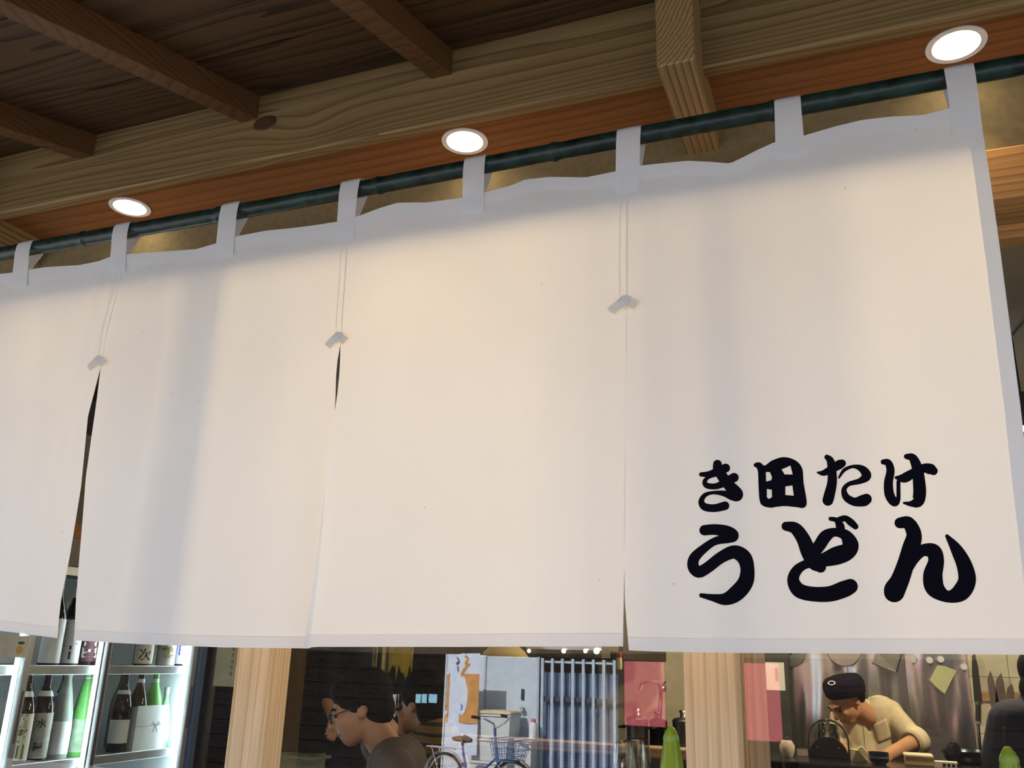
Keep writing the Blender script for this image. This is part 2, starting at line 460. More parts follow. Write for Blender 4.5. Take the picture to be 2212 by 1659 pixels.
# ================================================================== the shop front
wf = MB().box(-4.5, 3.3, 1.581, 1.70, 2.681, 3.05)
struct(wf.build('wall_front', PLAST), 'ochre plaster strip above the lintel')
lint = longbox('lintel', -4.5, 3.3, 1.54, 1.592, 2.578, 2.681, W_LINT, 'reddish wooden lintel over the shop window', 'beam', 0.003)
struct(MB().box(-4.5, 3.3, 1.60, 1.645, 2.535, 2.5616, 0.002).box(-4.5, 3.3, 1.622, 1.64, 2.5616, 2.70).build('trim_3', W_LINT), 'window head rail below the lintel')
POSTX = (-2.103, -1.192, -0.279, 0.632, 1.54, -3.013)
plabel = ('pale wooden post left of the drinks fridge window', 'pale wooden post between the fridge and the customers',
          'pale wooden post in front of the kitchen pots', 'pale wooden post past the right end of the curtain',
          'last wooden post at the right of the shop front', 'wooden post at the far left of the shop front')
for x, lb in zip(POSTX, plabel):
    o = MB().box(-0.0, 0.085, 1.54, 1.612, 0.12, 2.578, 0.004).build('post', W_POST); o.location.x = x
    tag(o, lb, 'post', 'posts of the shop front')
GLASS = pane_mat('window_glass', 0.095)
gx = [-4.4] + sorted([p + .0425 for p in POSTX]) + [3.2]
FR = wood('sash_wood', (0.50, 0.36, 0.22), (0.36, 0.22, 0.11), 'Z', 26)
for i, (a, b) in enumerate(zip(gx, gx[1:])):
    w = MB().box(a+.03, b-.03, 1.616, 1.642, 0.86, 0.93).build('window_%d' % (i+1), FR)
    struct(w)
    MB().add([(a, GLASS_Y, .93), (b, GLASS_Y, .93), (b, GLASS_Y, 2.536), (a, GLASS_Y, 2.536)], [(0, 1, 2, 3)]).build('pane', GLASS, w)
    w.data.polygons.foreach_set('use_smooth', [False]*len(w.data.polygons))
    for xx in ((a+.044,) if abs(a + .2365) < .01 else ()):
        MB().box(xx, xx+.036, 1.618, 1.66, 0.90, 2.536, 0.002).build('stile', FR, w)
wl = MB().box(-4.5, 3.3, 1.60, 1.70, 0.0, 0.86)
lowwall = struct(wl.build('wall_low', PLAST), 'low wall below the shop window')
for k in range(52):
    x = -4.5 + k * 0.15
    MB().box(x+.002, x+.148, 1.585, 1.60, 0.03, 0.855, 0.002).build('plank', W_POST, lowwall)
struct(MB().box(-4.5, 3.3, 1.55, 1.72, 0.86, 0.895, 0.004).build('trim_4', W_POST), 'window sill')

# ================================================================== pole and curtain
RODY, RODZ, RODR = 1.30, 1.8 + 0.876, 0.0158
PARK = plain('green_bamboo', (0.008, 0.022, 0.016), 0.38, var=0.35, scale=40, bump=0.1)
rod = thing('curtain_pole', 'dark green bamboo pole carrying the white shop curtain', 'pole', (0, RODY, RODZ))
prof = []; x = -2.45
nodes = [-2.3, -1.94, -1.55, -1.18, -0.80, -0.44, -0.06, 0.33, 0.70]
pts = []; rr = []
k = -2.45
while k <= 0.85:
    d = min(abs(k - n) for n in nodes)
    pts.append((k, 0.0012*math.sin(k*5), 0.0022*math.sin(k*2.3+1)))
    rr.append(RODR + 0.0016*math.exp(-(d/0.007)**2) - 0.0006*math.exp(-((d-.018)/0.012)**2) + random.uniform(-.00025, .00025))
    k += 0.006
MB().tube(pts, rr, 18).build('culm', PARK, rod, True, local=True)
for n in nodes:
    q = MB().lathe([(RODR+.0005, -.004), (RODR+.0021, -.0012), (RODR+.0021, .0012), (RODR+.0005, .004)], 20, (n, 0.0012*math.sin(n*5), 0.0022*math.sin(n*2.3+1)), 'X', False)
    q.build('node_ring', PARK, rod, True, local=True)
IRON = plain('black_iron', (0.02, 0.02, 0.02), 0.45, 0.6)
for hx, lb in ((-2.30, 'black iron hook holding the left end of the pole'), (0.74, 'black iron hook holding the right end of the pole')):
    hk = MB()
    arc = [(hx, RODY + 0.023*math.cos(a), RODZ + 0.023*math.sin(a)) for a in [PI*1.05 + PI*1.0*i/12 for i in range(13)]]
    hk.tube(arc + [(hx, RODY+.023, RODZ+.06), (hx, 1.35, RODZ+.1), (hx, 1.379, RODZ+.19)], 0.004, 8)
    tag(rebase(hk.build('pole_hook', IRON, None, True)), lb, 'hook')

# ---- cloth
CY0 = RODY - RODR - 0.002
CLOTH = cloth('noren_cotton', (0.80, 0.785, 0.765), 0.34, (0.92, 0.88, 0.80))
CLOTH2 = cloth('noren_tape', (0.80, 0.785, 0.765), 0.24, (0.92, 0.88, 0.80))
SEAMC = cloth('noren_seam', (0.80, 0.785, 0.765), 0.62, (0.95, 0.90, 0.82))
def XZ(px, py):
    p = at(px, py, CY0); return (p.x, p.z)
noren = thing('noren_curtain', 'white cotton shop curtain in split panels with black brush lettering', 'curtain', (-0.9, RODY, 1.81))
tabs_px = [((38,523),(69,521),(28,622),(60,620)), ((246,488),(279,485),(240,592),(272,588)), ((477,449),(515,445),(467,557),(505,555)),
           ((735,402),(776,397),(728,519),(765,516)), ((1002,350),(1048,345),(1000,465),(1046,464)), ((1332,288),(1384,279),(1330,419),(1382,416)),
           ((1672,217),(1729,208),(1676,347),(1740,345)), ((2038,140),(2103,133),(2058,288),(2122,284))]
top_px = [(0,593),(37,589),(72,582),(100,578),(170,574),(215,565),(245,554),(288,549),(350,545),(425,540),(475,525),(515,511),(575,500),(650,492),(733,480),
          (780,467),(820,452),(860,440),(925,439),(1000,428),(1055,416),(1106,403),(1136,390),(1186,384),(1266,385),(1331,372),(1386,360),(1440,355),(1486,351),(1530,353),(1578,357),
          (1631,330),(1673,310),(1738,295),(1806,275),(1861,262),(1926,255),(1996,252),(2048,238),(2110,228)]
top_tab = sorted([XZ(*p) for p in top_px])
top_tab = [(-2.05, 2.575), (-1.95, 2.565), (-1.87, 2.578)] + [p for p in top_tab if p[0] > -1.83]
def ztop(X): return interp(top_tab, X)
bot_px = [(0,1362),(60,1370),(122,1378),(163,1383),(300,1391),(480,1398),(662,1400),(663,1397),(800,1397),(1000,1397),(1200,1396),(1346,1396),(1347,1404),(1420,1407),(1600,1410),(1800,1411),(2000,1412),(2212,1414)]
bot_tab = sorted([XZ(*p) for p in bot_px])
def zbot(X): return interp(bot_tab, X)
def edge(px): 
    t = sorted([(XZ(*p)[1], XZ(*p)[0]) for p in px]); return lambda z: interp(t, z)
eA = edge([(262,590),(250,650),(232,720),(219,790),(190,900),(175,1050),(150,1200),(130,1300),(121,1385)])      # right edge of panel 0
eB = edge([(260,590),(248,650),(230,720),(219.5,790),(205,900),(186,1030),(172,1200),(165,1300),(162,1390)])      # left edge of panel 1
eC = edge([(752,505),(747,600),(740,690),(735,745),(728,780),(724.5,810),(722.5,850),(720,890),(715,932),(704,1100),(690,1250),(672,1400)])
eD = edge([(750,505),(745,600),(738,690),(736,745),(735.5,780),(734.5,810),(731,850),(726,890),(717,935),(706,1060),(688,1220),(661,1402)])
eE = edge([(1357,400),(1356,540),(1355,655),(1354,800),(1352,1000),(1349,1200),(1345,1400)])
eF = edge([(1354,400),(1353,540),(1353,655),(1353,800),(1351,1000),(1348,1150),(1350,1300),(1359,1410)])
eR = edge([(2110,225),(2122,284),(2140,400),(2162,560),(2180,700),(2203,880),(2222,1050),(2246,1250),(2268,1420)])
eL = lambda z: -2.04 + 0.02 * (2.58 - z)
from mathutils import noise as mnoise
def gs(x, c, w): return math.exp(-((x - c) / w) ** 2)
ZT, ZB = 2.58, 1.81
CREASE = []          # vertical creases: (pixel x top, pixel y top, px x bottom, py bottom, width m, depth m)
for c in [((1200,420),(1208,1390),.012,.0016), ((1655,440),(1640,1390),.030,.004), ((1790,420),(1760,1390),.02,.003), ((2008,300),(2090,1400),.012,.003),
          ((1940,360),(1965,900),.025,-.003), ((420,600),(355,1380),.028,.0035), ((600,560),(555,1380),.03,-.003), ((325,600),(262,1380),.025,.003), ((100,640),(20,1370),.03,.006),
          ((1000,480),(985,1390),.035,-.003), ((870,500),(835,1390),.03,.003), ((1110,430),(1095,1390),.03,.0025), ((1480,430),(1470,1390),.03,-.003), ((240,600),(150,1000),.012,.006),
          ((215,610),(85,1150),.016,.007), ((190,600),(20,900),.02,-.006)]:
    a = XZ(*c[0]); b = XZ(*c[1]); CREASE.append((a, b, c[2], c[3]))
TABX = [((XZ(*t[2])[0] + XZ(*t[3])[0]) / 2) for t in tabs_px]
def fold(X, z, pi):
    h = max(0.0, min(1.0, (ZT - z) / (ZT - ZB)))
    y = 0.004 * math.sin(X * 7.0 + 0.6 + pi) * h + 0.0012 * math.sin(X * 19.0 + 2.0 * pi + h * 1.5) * h
    for (a, b, w, d) in CREASE:
        t = (a[1] - z) / (a[1] - b[1])
        if -0.15 < t < 1.2:
            cx = a[0] + (b[0] - a[0]) * t
            y -= 0.6 * d * gs(X, cx, w) * min(1, max(0, (t + .15) * 4)) * min(1, max(0, (1.2 - t) * 4))
    y += 0.0016 * mnoise.noise(Vector((X * 7, z * 4, pi))) + 0.0007 * mnoise.noise(Vector((X * 22, z * 12, pi + 9))) * (0.4 + 1.2 * math.exp(-((z - 2.5) / 0.12) ** 2))
    # slack between the tabs near the top: the cloth bellies away and back
    for i in range(len(TABX) - 1):
        cx = (TABX[i] + TABX[i+1]) / 2; hw = (TABX[i+1] - TABX[i]) / 2
        u = (X - cx) / hw
        if -1 < u < 1: y -= 0.005 * (math.cos(u * PI) * 0.5 + 0.5) * math.exp(-((z - 2.50) / 0.07) ** 2)
    # edges at the slits
    below = max(0.0, min(1.0, (2.36 - z) / 0.3))
    return y + 0
def ycloth(X, z, pi):
    y = CY0 + fold(X, z, pi)
    below = max(0.0, min(1.0, (2.34 - z) / 0.3))
    l = PANEL[pi][0](z); r = PANEL[pi][1](z)
    lo = {0: 0, 1: .002, 2: -.007, 3: -.003}[pi]; ro = {0: .002, 1: .010, 2: .002, 3: 0}[pi]
    y -= .0008 * pi
    y += below * (lo * gs(X, l, 0.05) + ro * gs(X, r, 0.05))
    return y
PANEL = {0: (eL, eA), 1: (eB, eC), 2: (eD, eE), 3: (eF, eR)}
def pt(pi, u, v, dy=0.0, z0=None, z1=None):
    l, r = PANEL[pi]; X = l(2.2) + (r(2.2) - l(2.2)) * u; z = 2.2
    for _ in range(6):
        # keep top/bottom lookups inside this panel
        Xc = min(max(X, l(z) + .0005), r(z) - .0005)
        zt = ztop(Xc); zb = zbot(Xc)
        if z0 is not None: zt, zb = z0(zt, zb), z1(zt, zb)
        z = zt + (zb - zt) * v
        X = l(z) + (r(z) - l(z)) * u
    return (X, ycloth(X, z, pi) + dy, z)
panels = []
plab = ('leftmost panel, running out of the frame', 'panel beside the open slit', 'blank middle panel', 'right panel with the black lettering')
STITCH = plain('thread', (0.62, 0.58, 0.52), 0.9)
for pi in range(4):
    p = MB().grid(lambda u, v: pt(pi, u, v), 76, 96).build('cloth_panel', CLOTH, noren, True)
    p['label'] = plab[pi]; panels.append(p)
    MB().grid(lambda u, v: pt(pi, u, v, -.0011, lambda t, b: t + .0004, lambda t, b: t - .0255), 76, 5).build('top_hem', CLOTH2, p, True)
    MB().grid(lambda u, v: pt(pi, u, v, .0010, lambda t, b: b + .0185, lambda t, b: b - .0003), 76, 4).build('bottom_hem', SEAMC, p, True)
    # stitch line of the bottom hem
    q = MB(); 
    for k in range(130):
        a = pt(pi, (k+.15)/130, 0.5, -.0004, lambda t, b: b + .0185, lambda t, b: b + .0185)
        b = pt(pi, (k+.75)/130, 0.5, -.0004, lambda t, b: b + .0185, lambda t, b: b + .0185)
        q.bar(a, b, .0005, .0006)
    q.build('stitching', STITCH, p)['kind'] = 'stuff'
    for side in (0, 1):
        if (pi, side) != (3, 1): continue
        wd = 0.0195 if pi == 3 and side == 1 else 0.0125
        l, r = PANEL[pi]
        W_ = r(2.2) - l(2.2); du = wd / W_
        MB().grid(lambda u, v: pt(pi, (1 - du * u) if side else du * u, 0.03 + 0.97 * v, .0012), 4, 96).build('side_hem', CLOTH2 if wd > .015 else SEAMC, p, True)
# seams that join the panels above the slits
for pi, ed, zk in ((1, eB, XZ(219, 786)[1]), (2, eD, XZ(735, 737)[1]), (3, eF, XZ(1354, 661)[1])):
    for off in (.0022, -.0105):
        def sfn(u, v):
            z = ztop(ed(2.5)) - .03 + (zk - ztop(ed(2.5)) + .03) * v; X = ed(z) + off + (u - .5) * .0018
            return (X, min(ycloth(X, z, pi), ycloth(X, z, pi - 1)) - .0007, z)
        MB().grid(sfn, 2, 40).build('seam', CLOTH2, panels[pi], True)
# hanging tabs
tab_owner = [0, 1, 1, 2, 2, 3, 3, 3]
def make_tab(tl, tr, bl, br, owner):
    # path (Y offset, z) from the stitched foot up the front, over the pole and down the back
    foot = (XZ(*bl)[1] + XZ(*br)[1]) / 2
    prof = [(-.0030, foot, 0.0), (-.0034, foot + .03, .3), (-.0030, RODZ - .02, .85)]
    r = RODR + .0022
    yc = RODY - CY0
    for k in range(0, 11):
        a = PI - PI * k / 10
        prof.append((yc + r * math.cos(a), RODZ + r * math.sin(a), 1.0))
    prof += [(yc + r * .92, RODZ - .012, 1.0), (.012, foot + .055, .6), (.0035, foot + .012, .2)]
    xtl, xtr, xbl, xbr = XZ(*tl)[0], XZ(*tr)[0], XZ(*bl)[0], XZ(*br)[0]
    def fn(u, v):
        i = v * (len(prof) - 1); k = min(int(i), len(prof) - 2); f = i - k
        y, z, s = [a + (b - a) * f for a, b in zip(prof[k], prof[k+1])]
        x = (xbl + (xtl - xbl) * s) * (1 - u) + (xbr + (xtr - xbr) * s) * u
        bulge = -.0008 * math.sin(PI * u)
        return (x, CY0 + y + bulge + (fold(x, foot, owner) if s < .5 else 0), z)
    t = MB().grid(fn, 4, (len(prof) - 1) * 2).build('hanging_tab', CLOTH2, panels[owner], True)
for tp, ow in zip(tabs_px, tab_owner): make_tab(*tp, ow)
make_tab((-190,555),(-160,553),(-196,650),(-166,648), 0)
# reinforcing knots at the heads of the slits
TAPE = cloth('knot_tape', (0.82, 0.78, 0.70), 0.30, (.9, .8, .62), weave=1400)
def ribbon(path, w, th, name, parent, nrm=(0, -1, 0)):
    P = [Vector(p) for p in path]; q = MB(); L_ = []
    for i in range(len(P)):
        t = (P[min(i+1, len(P)-1)] - P[max(i-1, 0)]).normalized(); s = t.cross(Vector(nrm)).normalized() * w / 2
        L_.append((P[i] - s, P[i] + s))
    vs = []; fs = []
    n_ = Vector(nrm) * th
    for a, b in L_: vs += [a, b, b + n_, a + n_]
    for i in range(len(L_) - 1):
        for k in range(4):
            fs.append((4*i+k, 4*i+(k+1) % 4, 4*(i+1)+(k+1) % 4, 4*(i+1)+k))
    e = 4 * (len(L_) - 1); fs += [(0, 1, 2, 3), (e+3, e+2, e+1, e)]
    return q.add(vs, fs).build(name, TAPE, parent, False)
for (px, py, s) in ((216, 786, 1.0), (733, 737, .92), (1352, 661, 1.0)):
    X, z = XZ(px, py); y = CY0 - .004
    pi = 1 if px < 600 else (2 if px < 1300 else 3)
    y = ycloth(X + .01, z, pi) - .003
    k_ = .001
    kn = ribbon([(X, y, z + .010), (X - .008, y - .002, z + .002), (X - .021*s, y - .001, z - .007), (X - .0235*s, y, z - .010)], .0150, .0018, 'slit_knot', noren)
    kn['label'] = 'small folded tape knot at the head of a slit'
    ribbon([(X - .001, y - .002, z + .010), (X + .008, y - .004, z + .003), (X + .018*s, y - .002, z - .004)], .0150, .0018, 'tape_end', kn)
    ribbon([(X - .004, y - .004, z - .001), (X + .001, y - .005, z + .004), (X + .004, y - .004, z + .014)], .013, .0016, 'tape_fold', kn)

# ---- brush lettering on the right panel (pixel strokes of the printed characters: x, y, width in a x3.16 crop)
INK = plain('black_ink', (0.004, 0.0032, 0.006), 0.85, var=0.1, spec=0.05)
G = {
 'き': [[(316,168,60),(322,205,70),(352,255,72),(388,305,72),(430,350,86),(448,380,88),(415,385,60),(360,368,40),(290,362,24),(232,378,30),(206,420,40),(228,458,52),(295,468,54),(368,452,60)],
        [(205,237,30),(262,235,42),(322,212,52),(372,195,62)],
        [(430,260,64),(385,284,60),(310,318,42),(247,314,40),(229,288,32),(252,258,26),(300,240,28)]],
 'た': [[(1000,228,12),(1040,232,40),(1092,206,52),(1145,175,64),(1166,165,54)],
        [(1064,124,36),(1088,150,52),(1098,220,60),(1098,300,66),(1080,380,74),(1070,418,74)],
        [(1146,262,14),(1182,210,24),(1245,186,24),(1305,205,52),(1332,250,66),(1290,284,42),(1212,306,30),(1180,345,36),(1196,396,50),(1250,426,58),(1310,418,80),(1332,408,74)]],
 'け': [[(1447,155,36),(1480,162,50),(1496,215,56),(1482,300,62),(1490,380,66),(1524,430,58),(1548,408,32),(1550,340,28),(1550,290,28)],
        [(1535,262,22),(1590,264,66),(1650,232,62),(1720,200,62),(1766,205,74),(1788,218,58)],
        [(1605,118,36),(1648,130,58),(1678,200,74),(1690,290,84),(1694,370,88),(1680,425,82),(1636,440,40),(1588,434,16)]],
 'う': [[(228,618,72),(300,614,74),(375,628,84),(420,655,86),(392,672,70),(300,694,54),(225,742,60),(158,806,74),(150,866,80),(188,902,80),(250,872,78),(340,805,80),(430,768,92),(498,805,102),(522,885,96),(508,975,108),(445,1050,110),(370,1088,84),(285,1078,50),(205,1062,30)]],
 'ど': [[(785,593,62),(848,608,82),(902,680,94),(940,770,106),(985,840,110),(1020,872,76)],
        [(955,800,80),(1012,725,84),(1056,662,84),(1115,634,60),(1186,652,76),(1222,715,112),(1200,765,118),(1125,795,124),(1030,826,90),(920,852,62),(858,895,72),(834,960,82),(872,1028,98),(960,1054,100),(1080,1054,106),(1178,1022,114),(1222,1003,104)],
        [(1088,543,28),(1128,552,36),(1152,590,58),(1158,620,56)],
        [(1152,548,44),(1190,540,42),(1228,568,50),(1258,595,40)]],
 'ん': [[(1560,570,74),(1618,572,88),(1656,650,104),(1636,740,120),(1600,850,118),(1560,960,128),(1528,1020,146),(1522,1040,142)],
        [(1620,880,60),(1658,806,80),(1716,758,82),(1786,765,104),(1806,830,108),(1784,930,132),(1800,1015,128),(1880,1072,80),(1968,1046,122),(2014,965,122),(1996,860,106),(1942,752,78),(1880,662,26)]],
}
TA = [[(565,182),(576,162),(610,160),(640,180),(690,146),(770,122),(850,145),(895,200),(905,300),(926,430),(905,468),(860,464),(780,456),(720,462),(680,468),(630,456),(606,420),(598,320),(592,212)],
      [(648,225),(675,225),(690,260),(685,280),(650,290)], [(755,206),(815,180),(830,240),(775,240)],
      [(655,340),(688,345),(690,395),(668,408),(655,396)], [(780,322),(828,315),(838,385),(780,380)]]
def c2xz(x, y): return XZ(1450 + x / 3.16, 950 + y / 3.16)
def drape(o_verts, dy): return [(x, ycloth(x, z, 3) - dy, z) for x, z in o_verts]
ix = 0
for ch, strokes in G.items():
    q = MB(); 
    for st in strokes:
        ix += 1
        P = smooth_path(st, 10); dy = .0006 + .00003 * (ix % 5)
        L_ = []; R_ = []
        for i, (x, y, w) in enumerate(P):
            a = P[max(i-1, 0)]; b = P[min(i+1, len(P)-1)]
            tx, ty = b[0]-a[0], b[1]-a[1]; ln = math.hypot(tx, ty) or 1
            nx, ny = -ty/ln * w/2, tx/ln * w/2
            L_.append((x+nx, y+ny)); R_.append((x-nx, y-ny))
        vs = []; fs = []
        for a, b, p in zip(L_, R_, P): vs += [c2xz(*a), c2xz(p[0], p[1]), c2xz(*b)]
        for i in range(len(P)-1): fs += [(3*i, 3*i+1, 3*i+4, 3*i+3), (3*i+1, 3*i+2, 3*i+5, 3*i+4)]
        for (x, y, w) in (P[0], P[-1]):
            c0 = len(vs); vs.append(c2xz(x, y))
            for k in range(20): vs.append(c2xz(x + w/2*math.cos(2*PI*k/20), y + w/2*math.sin(2*PI*k/20)))
            for k in range(20): fs.append((c0, c0+1+k, c0+1+(k+1) % 20))
        q.add(drape(vs, dy), fs)
    o = q.build('letter', INK, panels[3]); o['label'] = 'black brush-written character ' + ch
def fill_poly(loops):
    cu = bpy.data.curves.new('tmp', 'CURVE'); cu.dimensions = '2D'; cu.fill_mode = 'BOTH'
    for lp in loops:
        sp = cu.splines.new('POLY'); sp.points.add(len(lp)-1)
        for p, (x, y) in zip(sp.points, lp): p.co = (x, y, 0, 1)
        sp.use_cyclic_u = True
    ob = bpy.data.objects.new('tmp', cu); COL.objects.link(ob)
    dg = bpy.context.evaluated_depsgraph_get(); me = bpy.data.meshes.new_from_object(ob.evaluated_get(dg))
    vs = [v.co.to_2d()[:] for v in me.vertices]; fs = [tuple(p.vertices) for p in me.polygons]
    bpy.data.objects.remove(ob); bpy.data.curves.remove(cu); bpy.data.meshes.remove(me)
    return vs, fs
def closed_smooth(lp, n=5):
    P = lp[-1:] + lp + lp[:2]; out = []
    for i in range(1, len(P)-2):
        for k in range(n):
            t = k/n
            out.append(tuple(0.5*((2*b)+(-a+c)*t+(2*a-5*b+4*c-d)*t*t+(-a+3*b-3*c+d)*t**3) for a, b, c, d in zip(P[i-1], P[i], P[i+1], P[i+2])))
    return out
vs, fs = fill_poly([closed_smooth(TA[0])] + TA[1:])
bm = bmesh.new(); bv = [bm.verts.new((x, y, 0)) for x, y in vs]
for f in fs: bm.faces.new([bv[i] for i in f])
for c in range(570, 930, 24): bmesh.ops.bisect_plane(bm, geom=bm.verts[:]+bm.edges[:]+bm.faces[:], plane_co=(c, 0, 0), plane_no=(1, 0, 0))
bm.verts.index_update()
o = MB().add(drape([c2xz(v.co.x, v.co.y) for v in bm.verts], .0007), [[v.index for v in f.verts] for f in bm.faces]).build('letter', INK, panels[3]); bm.free()
o['label'] = 'black brush-written character 田'
# ================================================================== the street, mirrored in the window
ASPH = plain('asphalt', (0.24, 0.235, 0.23), 0.9, var=0.12, scale=70, bump=0.3)
struct(MB().box(-22, 16, -8.4, 1.6, -0.1, 0.0).build('floor_street', ASPH), 'asphalt street in front of the shop')
DARK = wood('dark_siding', (0.016, 0.013, 0.012), (0.008, 0.007, 0.006), 'X', 20, rough=0.9, spec=0.05)
STEELW = plain('pale_steel_door', (0.62, 0.68, 0.74), 0.45, var=0.03)
OFFW = plain('pale_wall', (0.70, 0.72, 0.74), 0.7, var=0.04)
FY = -8.4
wallb = MB().box(-22, 16, FY - .2, FY - .03, 0, 4.2).box(-22, -7.2, FY - .2, FY - .03, 4.2, 8.4).box(0.8, 16, FY - .2, FY - .03, 4.2, 9.0)
wo = struct(wallb.build('wall_opposite', DARK), 'dark boarded house front across the street')
for k in range(21):
    z = k * 0.2
    MB().box(-22, 16, FY - .03, FY - .012, z + .004, z + .196).build('siding_board', DARK, wo)
struct(MB().box(-22, 16, FY - .15, FY + .9, 3.1, 3.2).build('ceiling_opposite', DARK), 'eaves across the street')
# pale wall with the steel door
a = across(961, 1500, FY); b = across(1166, 1500, FY)
dl = across(1052, 1500, FY).x; dr = across(1163, 1500, FY).x; DTOP = 1.84
struct(MB().box(a.x, dl - .03, FY - .01, FY + .03, 0, DTOP).build('wall_pale', OFFW), 'pale rendered strip beside the steel door')
dt = thing('steel_door', 'pale blue-grey steel door mirrored in the window glass', 'door', ((dl + dr) / 2, FY, 0))
MB().box(dl, dr, FY + .0, FY + .045, 0.02, DTOP - .01, .003).build('door_leaf', STEELW, dt)
MB().box(dl - .03, dl, FY - .01, FY + .06, 0, DTOP).box(dr, dr + .03, FY - .01, FY + .06, 0, DTOP).build('door_frame', plain('door_frame_grey', (0.45, 0.5, 0.55), .5), dt)
kx = across(1133, 1530, FY).x; kz = across(1133, 1530, FY).z
CHROME = plain('chrome', (0.75, 0.75, 0.76), 0.18, 1.0, var=0.02)
MB().lathe([(0.0, 0.0), (0.022, 0.0), (0.022, .01), (.012, .015), (.012, .04), (.03, .05), (.034, .065), (.025, .082), (0, .085)], 20, (kx, FY + .045, kz), 'Y', False).build('door_knob', CHROME, dt, True)
lp = across(1132, 1500, FY)
MB().box(lp.x - .022, lp.x + .022, FY + .045, FY + .062, lp.z - .07, lp.z + .07, .006).build('lock_plate', plain('dark_plate', (0.05, 0.07, 0.08), .4, .3), dt)
# barred gate with corrugated sheet
BARM = plain('galvanised_bar', (0.55, 0.63, 0.70), 0.4, 0.2, var=0.05)
GY = -8.15
bx = [across(p, 1540, GY).x for p in (1170.5, 1192, 1214, 1237, 1260, 1282, 1305, 1328)]
gt = thing('barred_gate', 'galvanised barred gate with corrugated sheets, mirrored in the window', 'gate', ((bx[0] + bx[-1]) / 2, GY, 0))
rz = across(1250, 1429, GY).z
for x in bx:
    MB().box(x - .02, x + .02, GY - .012, GY + .012, 0.05, rz + .03, .003).build('bar', BARM, gt)
MB().box(bx[0] - .01, bx[-1] + .01, GY - .026, GY - .012, rz - .03, rz, .003).build('top_rail', BARM, gt)
MB().box(bx[0] - .01, bx[-1] + .01, GY - .026, GY - .012, 0.12, 0.15, .003).build('bottom_rail', BARM, gt)
MB().box(bx[0] - .01, bx[-1] + .01, GY - .05, GY - .03, 1.29, 1.35, .003).build('shade_band', plain('shade_band_dark', (0.06, 0.07, 0.09), .5), gt)  # dark strip put in for the shadowed gap behind the bars
SHEET = plain('corrugated_sheet', (0.25, 0.33, 0.46), 0.35, var=0.12, scale=4)
sz = across(1250, 1454, GY - .1).z
q = MB(); n = 220
vs = []; 
for k in range(n + 1):
    x = bx[0] - .02 + (bx[-1] - bx[0] + .04) * k / n
    y = GY - .10 + .012 * math.sin(k / n * 2 * PI * 28)
    vs += [(x, y, 0.05), (x, y, sz), (x, y - .003, sz), (x, y - .003, 0.05)]
fs = []
for k in range(n):
    for j in range(4): fs.append((4*k+j, 4*k+(j+1) % 4, 4*(k+1)+(j+1) % 4, 4*(k+1)+j))
q.add(vs, fs).build('corrugated_sheet', SHEET, gt, True)
# storage boxes
BINP = plain('milky_plastic', (0.72, 0.72, 0.68), 0.4, var=0.03)
LIDM = plain('cream_lid', (0.80, 0.66, 0.42), 0.45, var=0.04)
SY = -8.05
sx0, sx1 = across(1030, 1600, SY).x, across(1108, 1600, SY).x
def crate(x0, x1, y0, y1, z0, z1, label, lid=False):
    t = thing('storage_box', label, 'box', ((x0 + x1) / 2, (y0 + y1) / 2, z0), group='storage boxes across the street')
    q = MB(); i = .02
    q.add([(x0+i,y0+i,z0),(x1-i,y0+i,z0),(x1-i,y1-i,z0),(x0+i,y1-i,z0),(x0,y0,z1),(x1,y0,z1),(x1,y1,z1),(x0,y1,z1)],
          [(0,3,2,1),(0,1,5,4),(1,2,6,5),(2,3,7,6),(3,0,4,7),(4,5,6,7)])
    q.build('tub', BINP, t)
    MB().box(x0-.012, x1+.012, y0-.012, y1+.012, z1-.03, z1-.012, .003).build('rim', BINP, t)
    if lid:
        MB().box(x0-.016, x1+.016, y0-.016, y1+.016, z1, z1+.03, .006).box(x0+.03, x1-.03, y0+.03, y1-.03, z1+.03, z1+.038, .003).build('lid', LIDM, t)
    return t
zz = [0.02, 0.29, 0.56, 0.83]
nm = ('milky plastic storage box at the bottom of the street-side stack', 'second milky storage box from the bottom of the stack', 'third milky storage box of the stack behind the bicycle', )
for k in range(3): crate(sx0, sx1, SY - .2, SY + .2, zz[k], zz[k+1] - .005, nm[k])
crate(sx0 - .05, sx1 + .03, SY - .2, SY + .2, .83, 1.12, 'topmost milky storage box with cream lid behind the bicycle', True)
bxa = across(1122, 1600, SY).x; bxb = across(1158, 1600, SY).x
crate(bxa, bxb, SY - .18, SY + .18, 0.02, 0.84, 'tall pale bin beside the stack, under the pink-capped bottle')
bc = across(1155, 1560, SY)
bo = thing('plastic_bottle', 'white bottle with pink cap standing on a pale bin', 'bottle', (bc.x, SY + .05, .84))
MB().lathe([(0, 0), (.05, 0), (.055, .02), (.055, .17), (.03, .2), (0, .2)], 18, cap=False).build('body', plain('white_plastic', (.8, .78, .74), .4), bo, True, local=True)
MB().lathe([(0, .2), (.032, .2), (.032, .24), (0, .245)], 16, cap=False).build('cap', plain('pink_plastic', (.75, .25, .25), .4), bo, True, local=True)
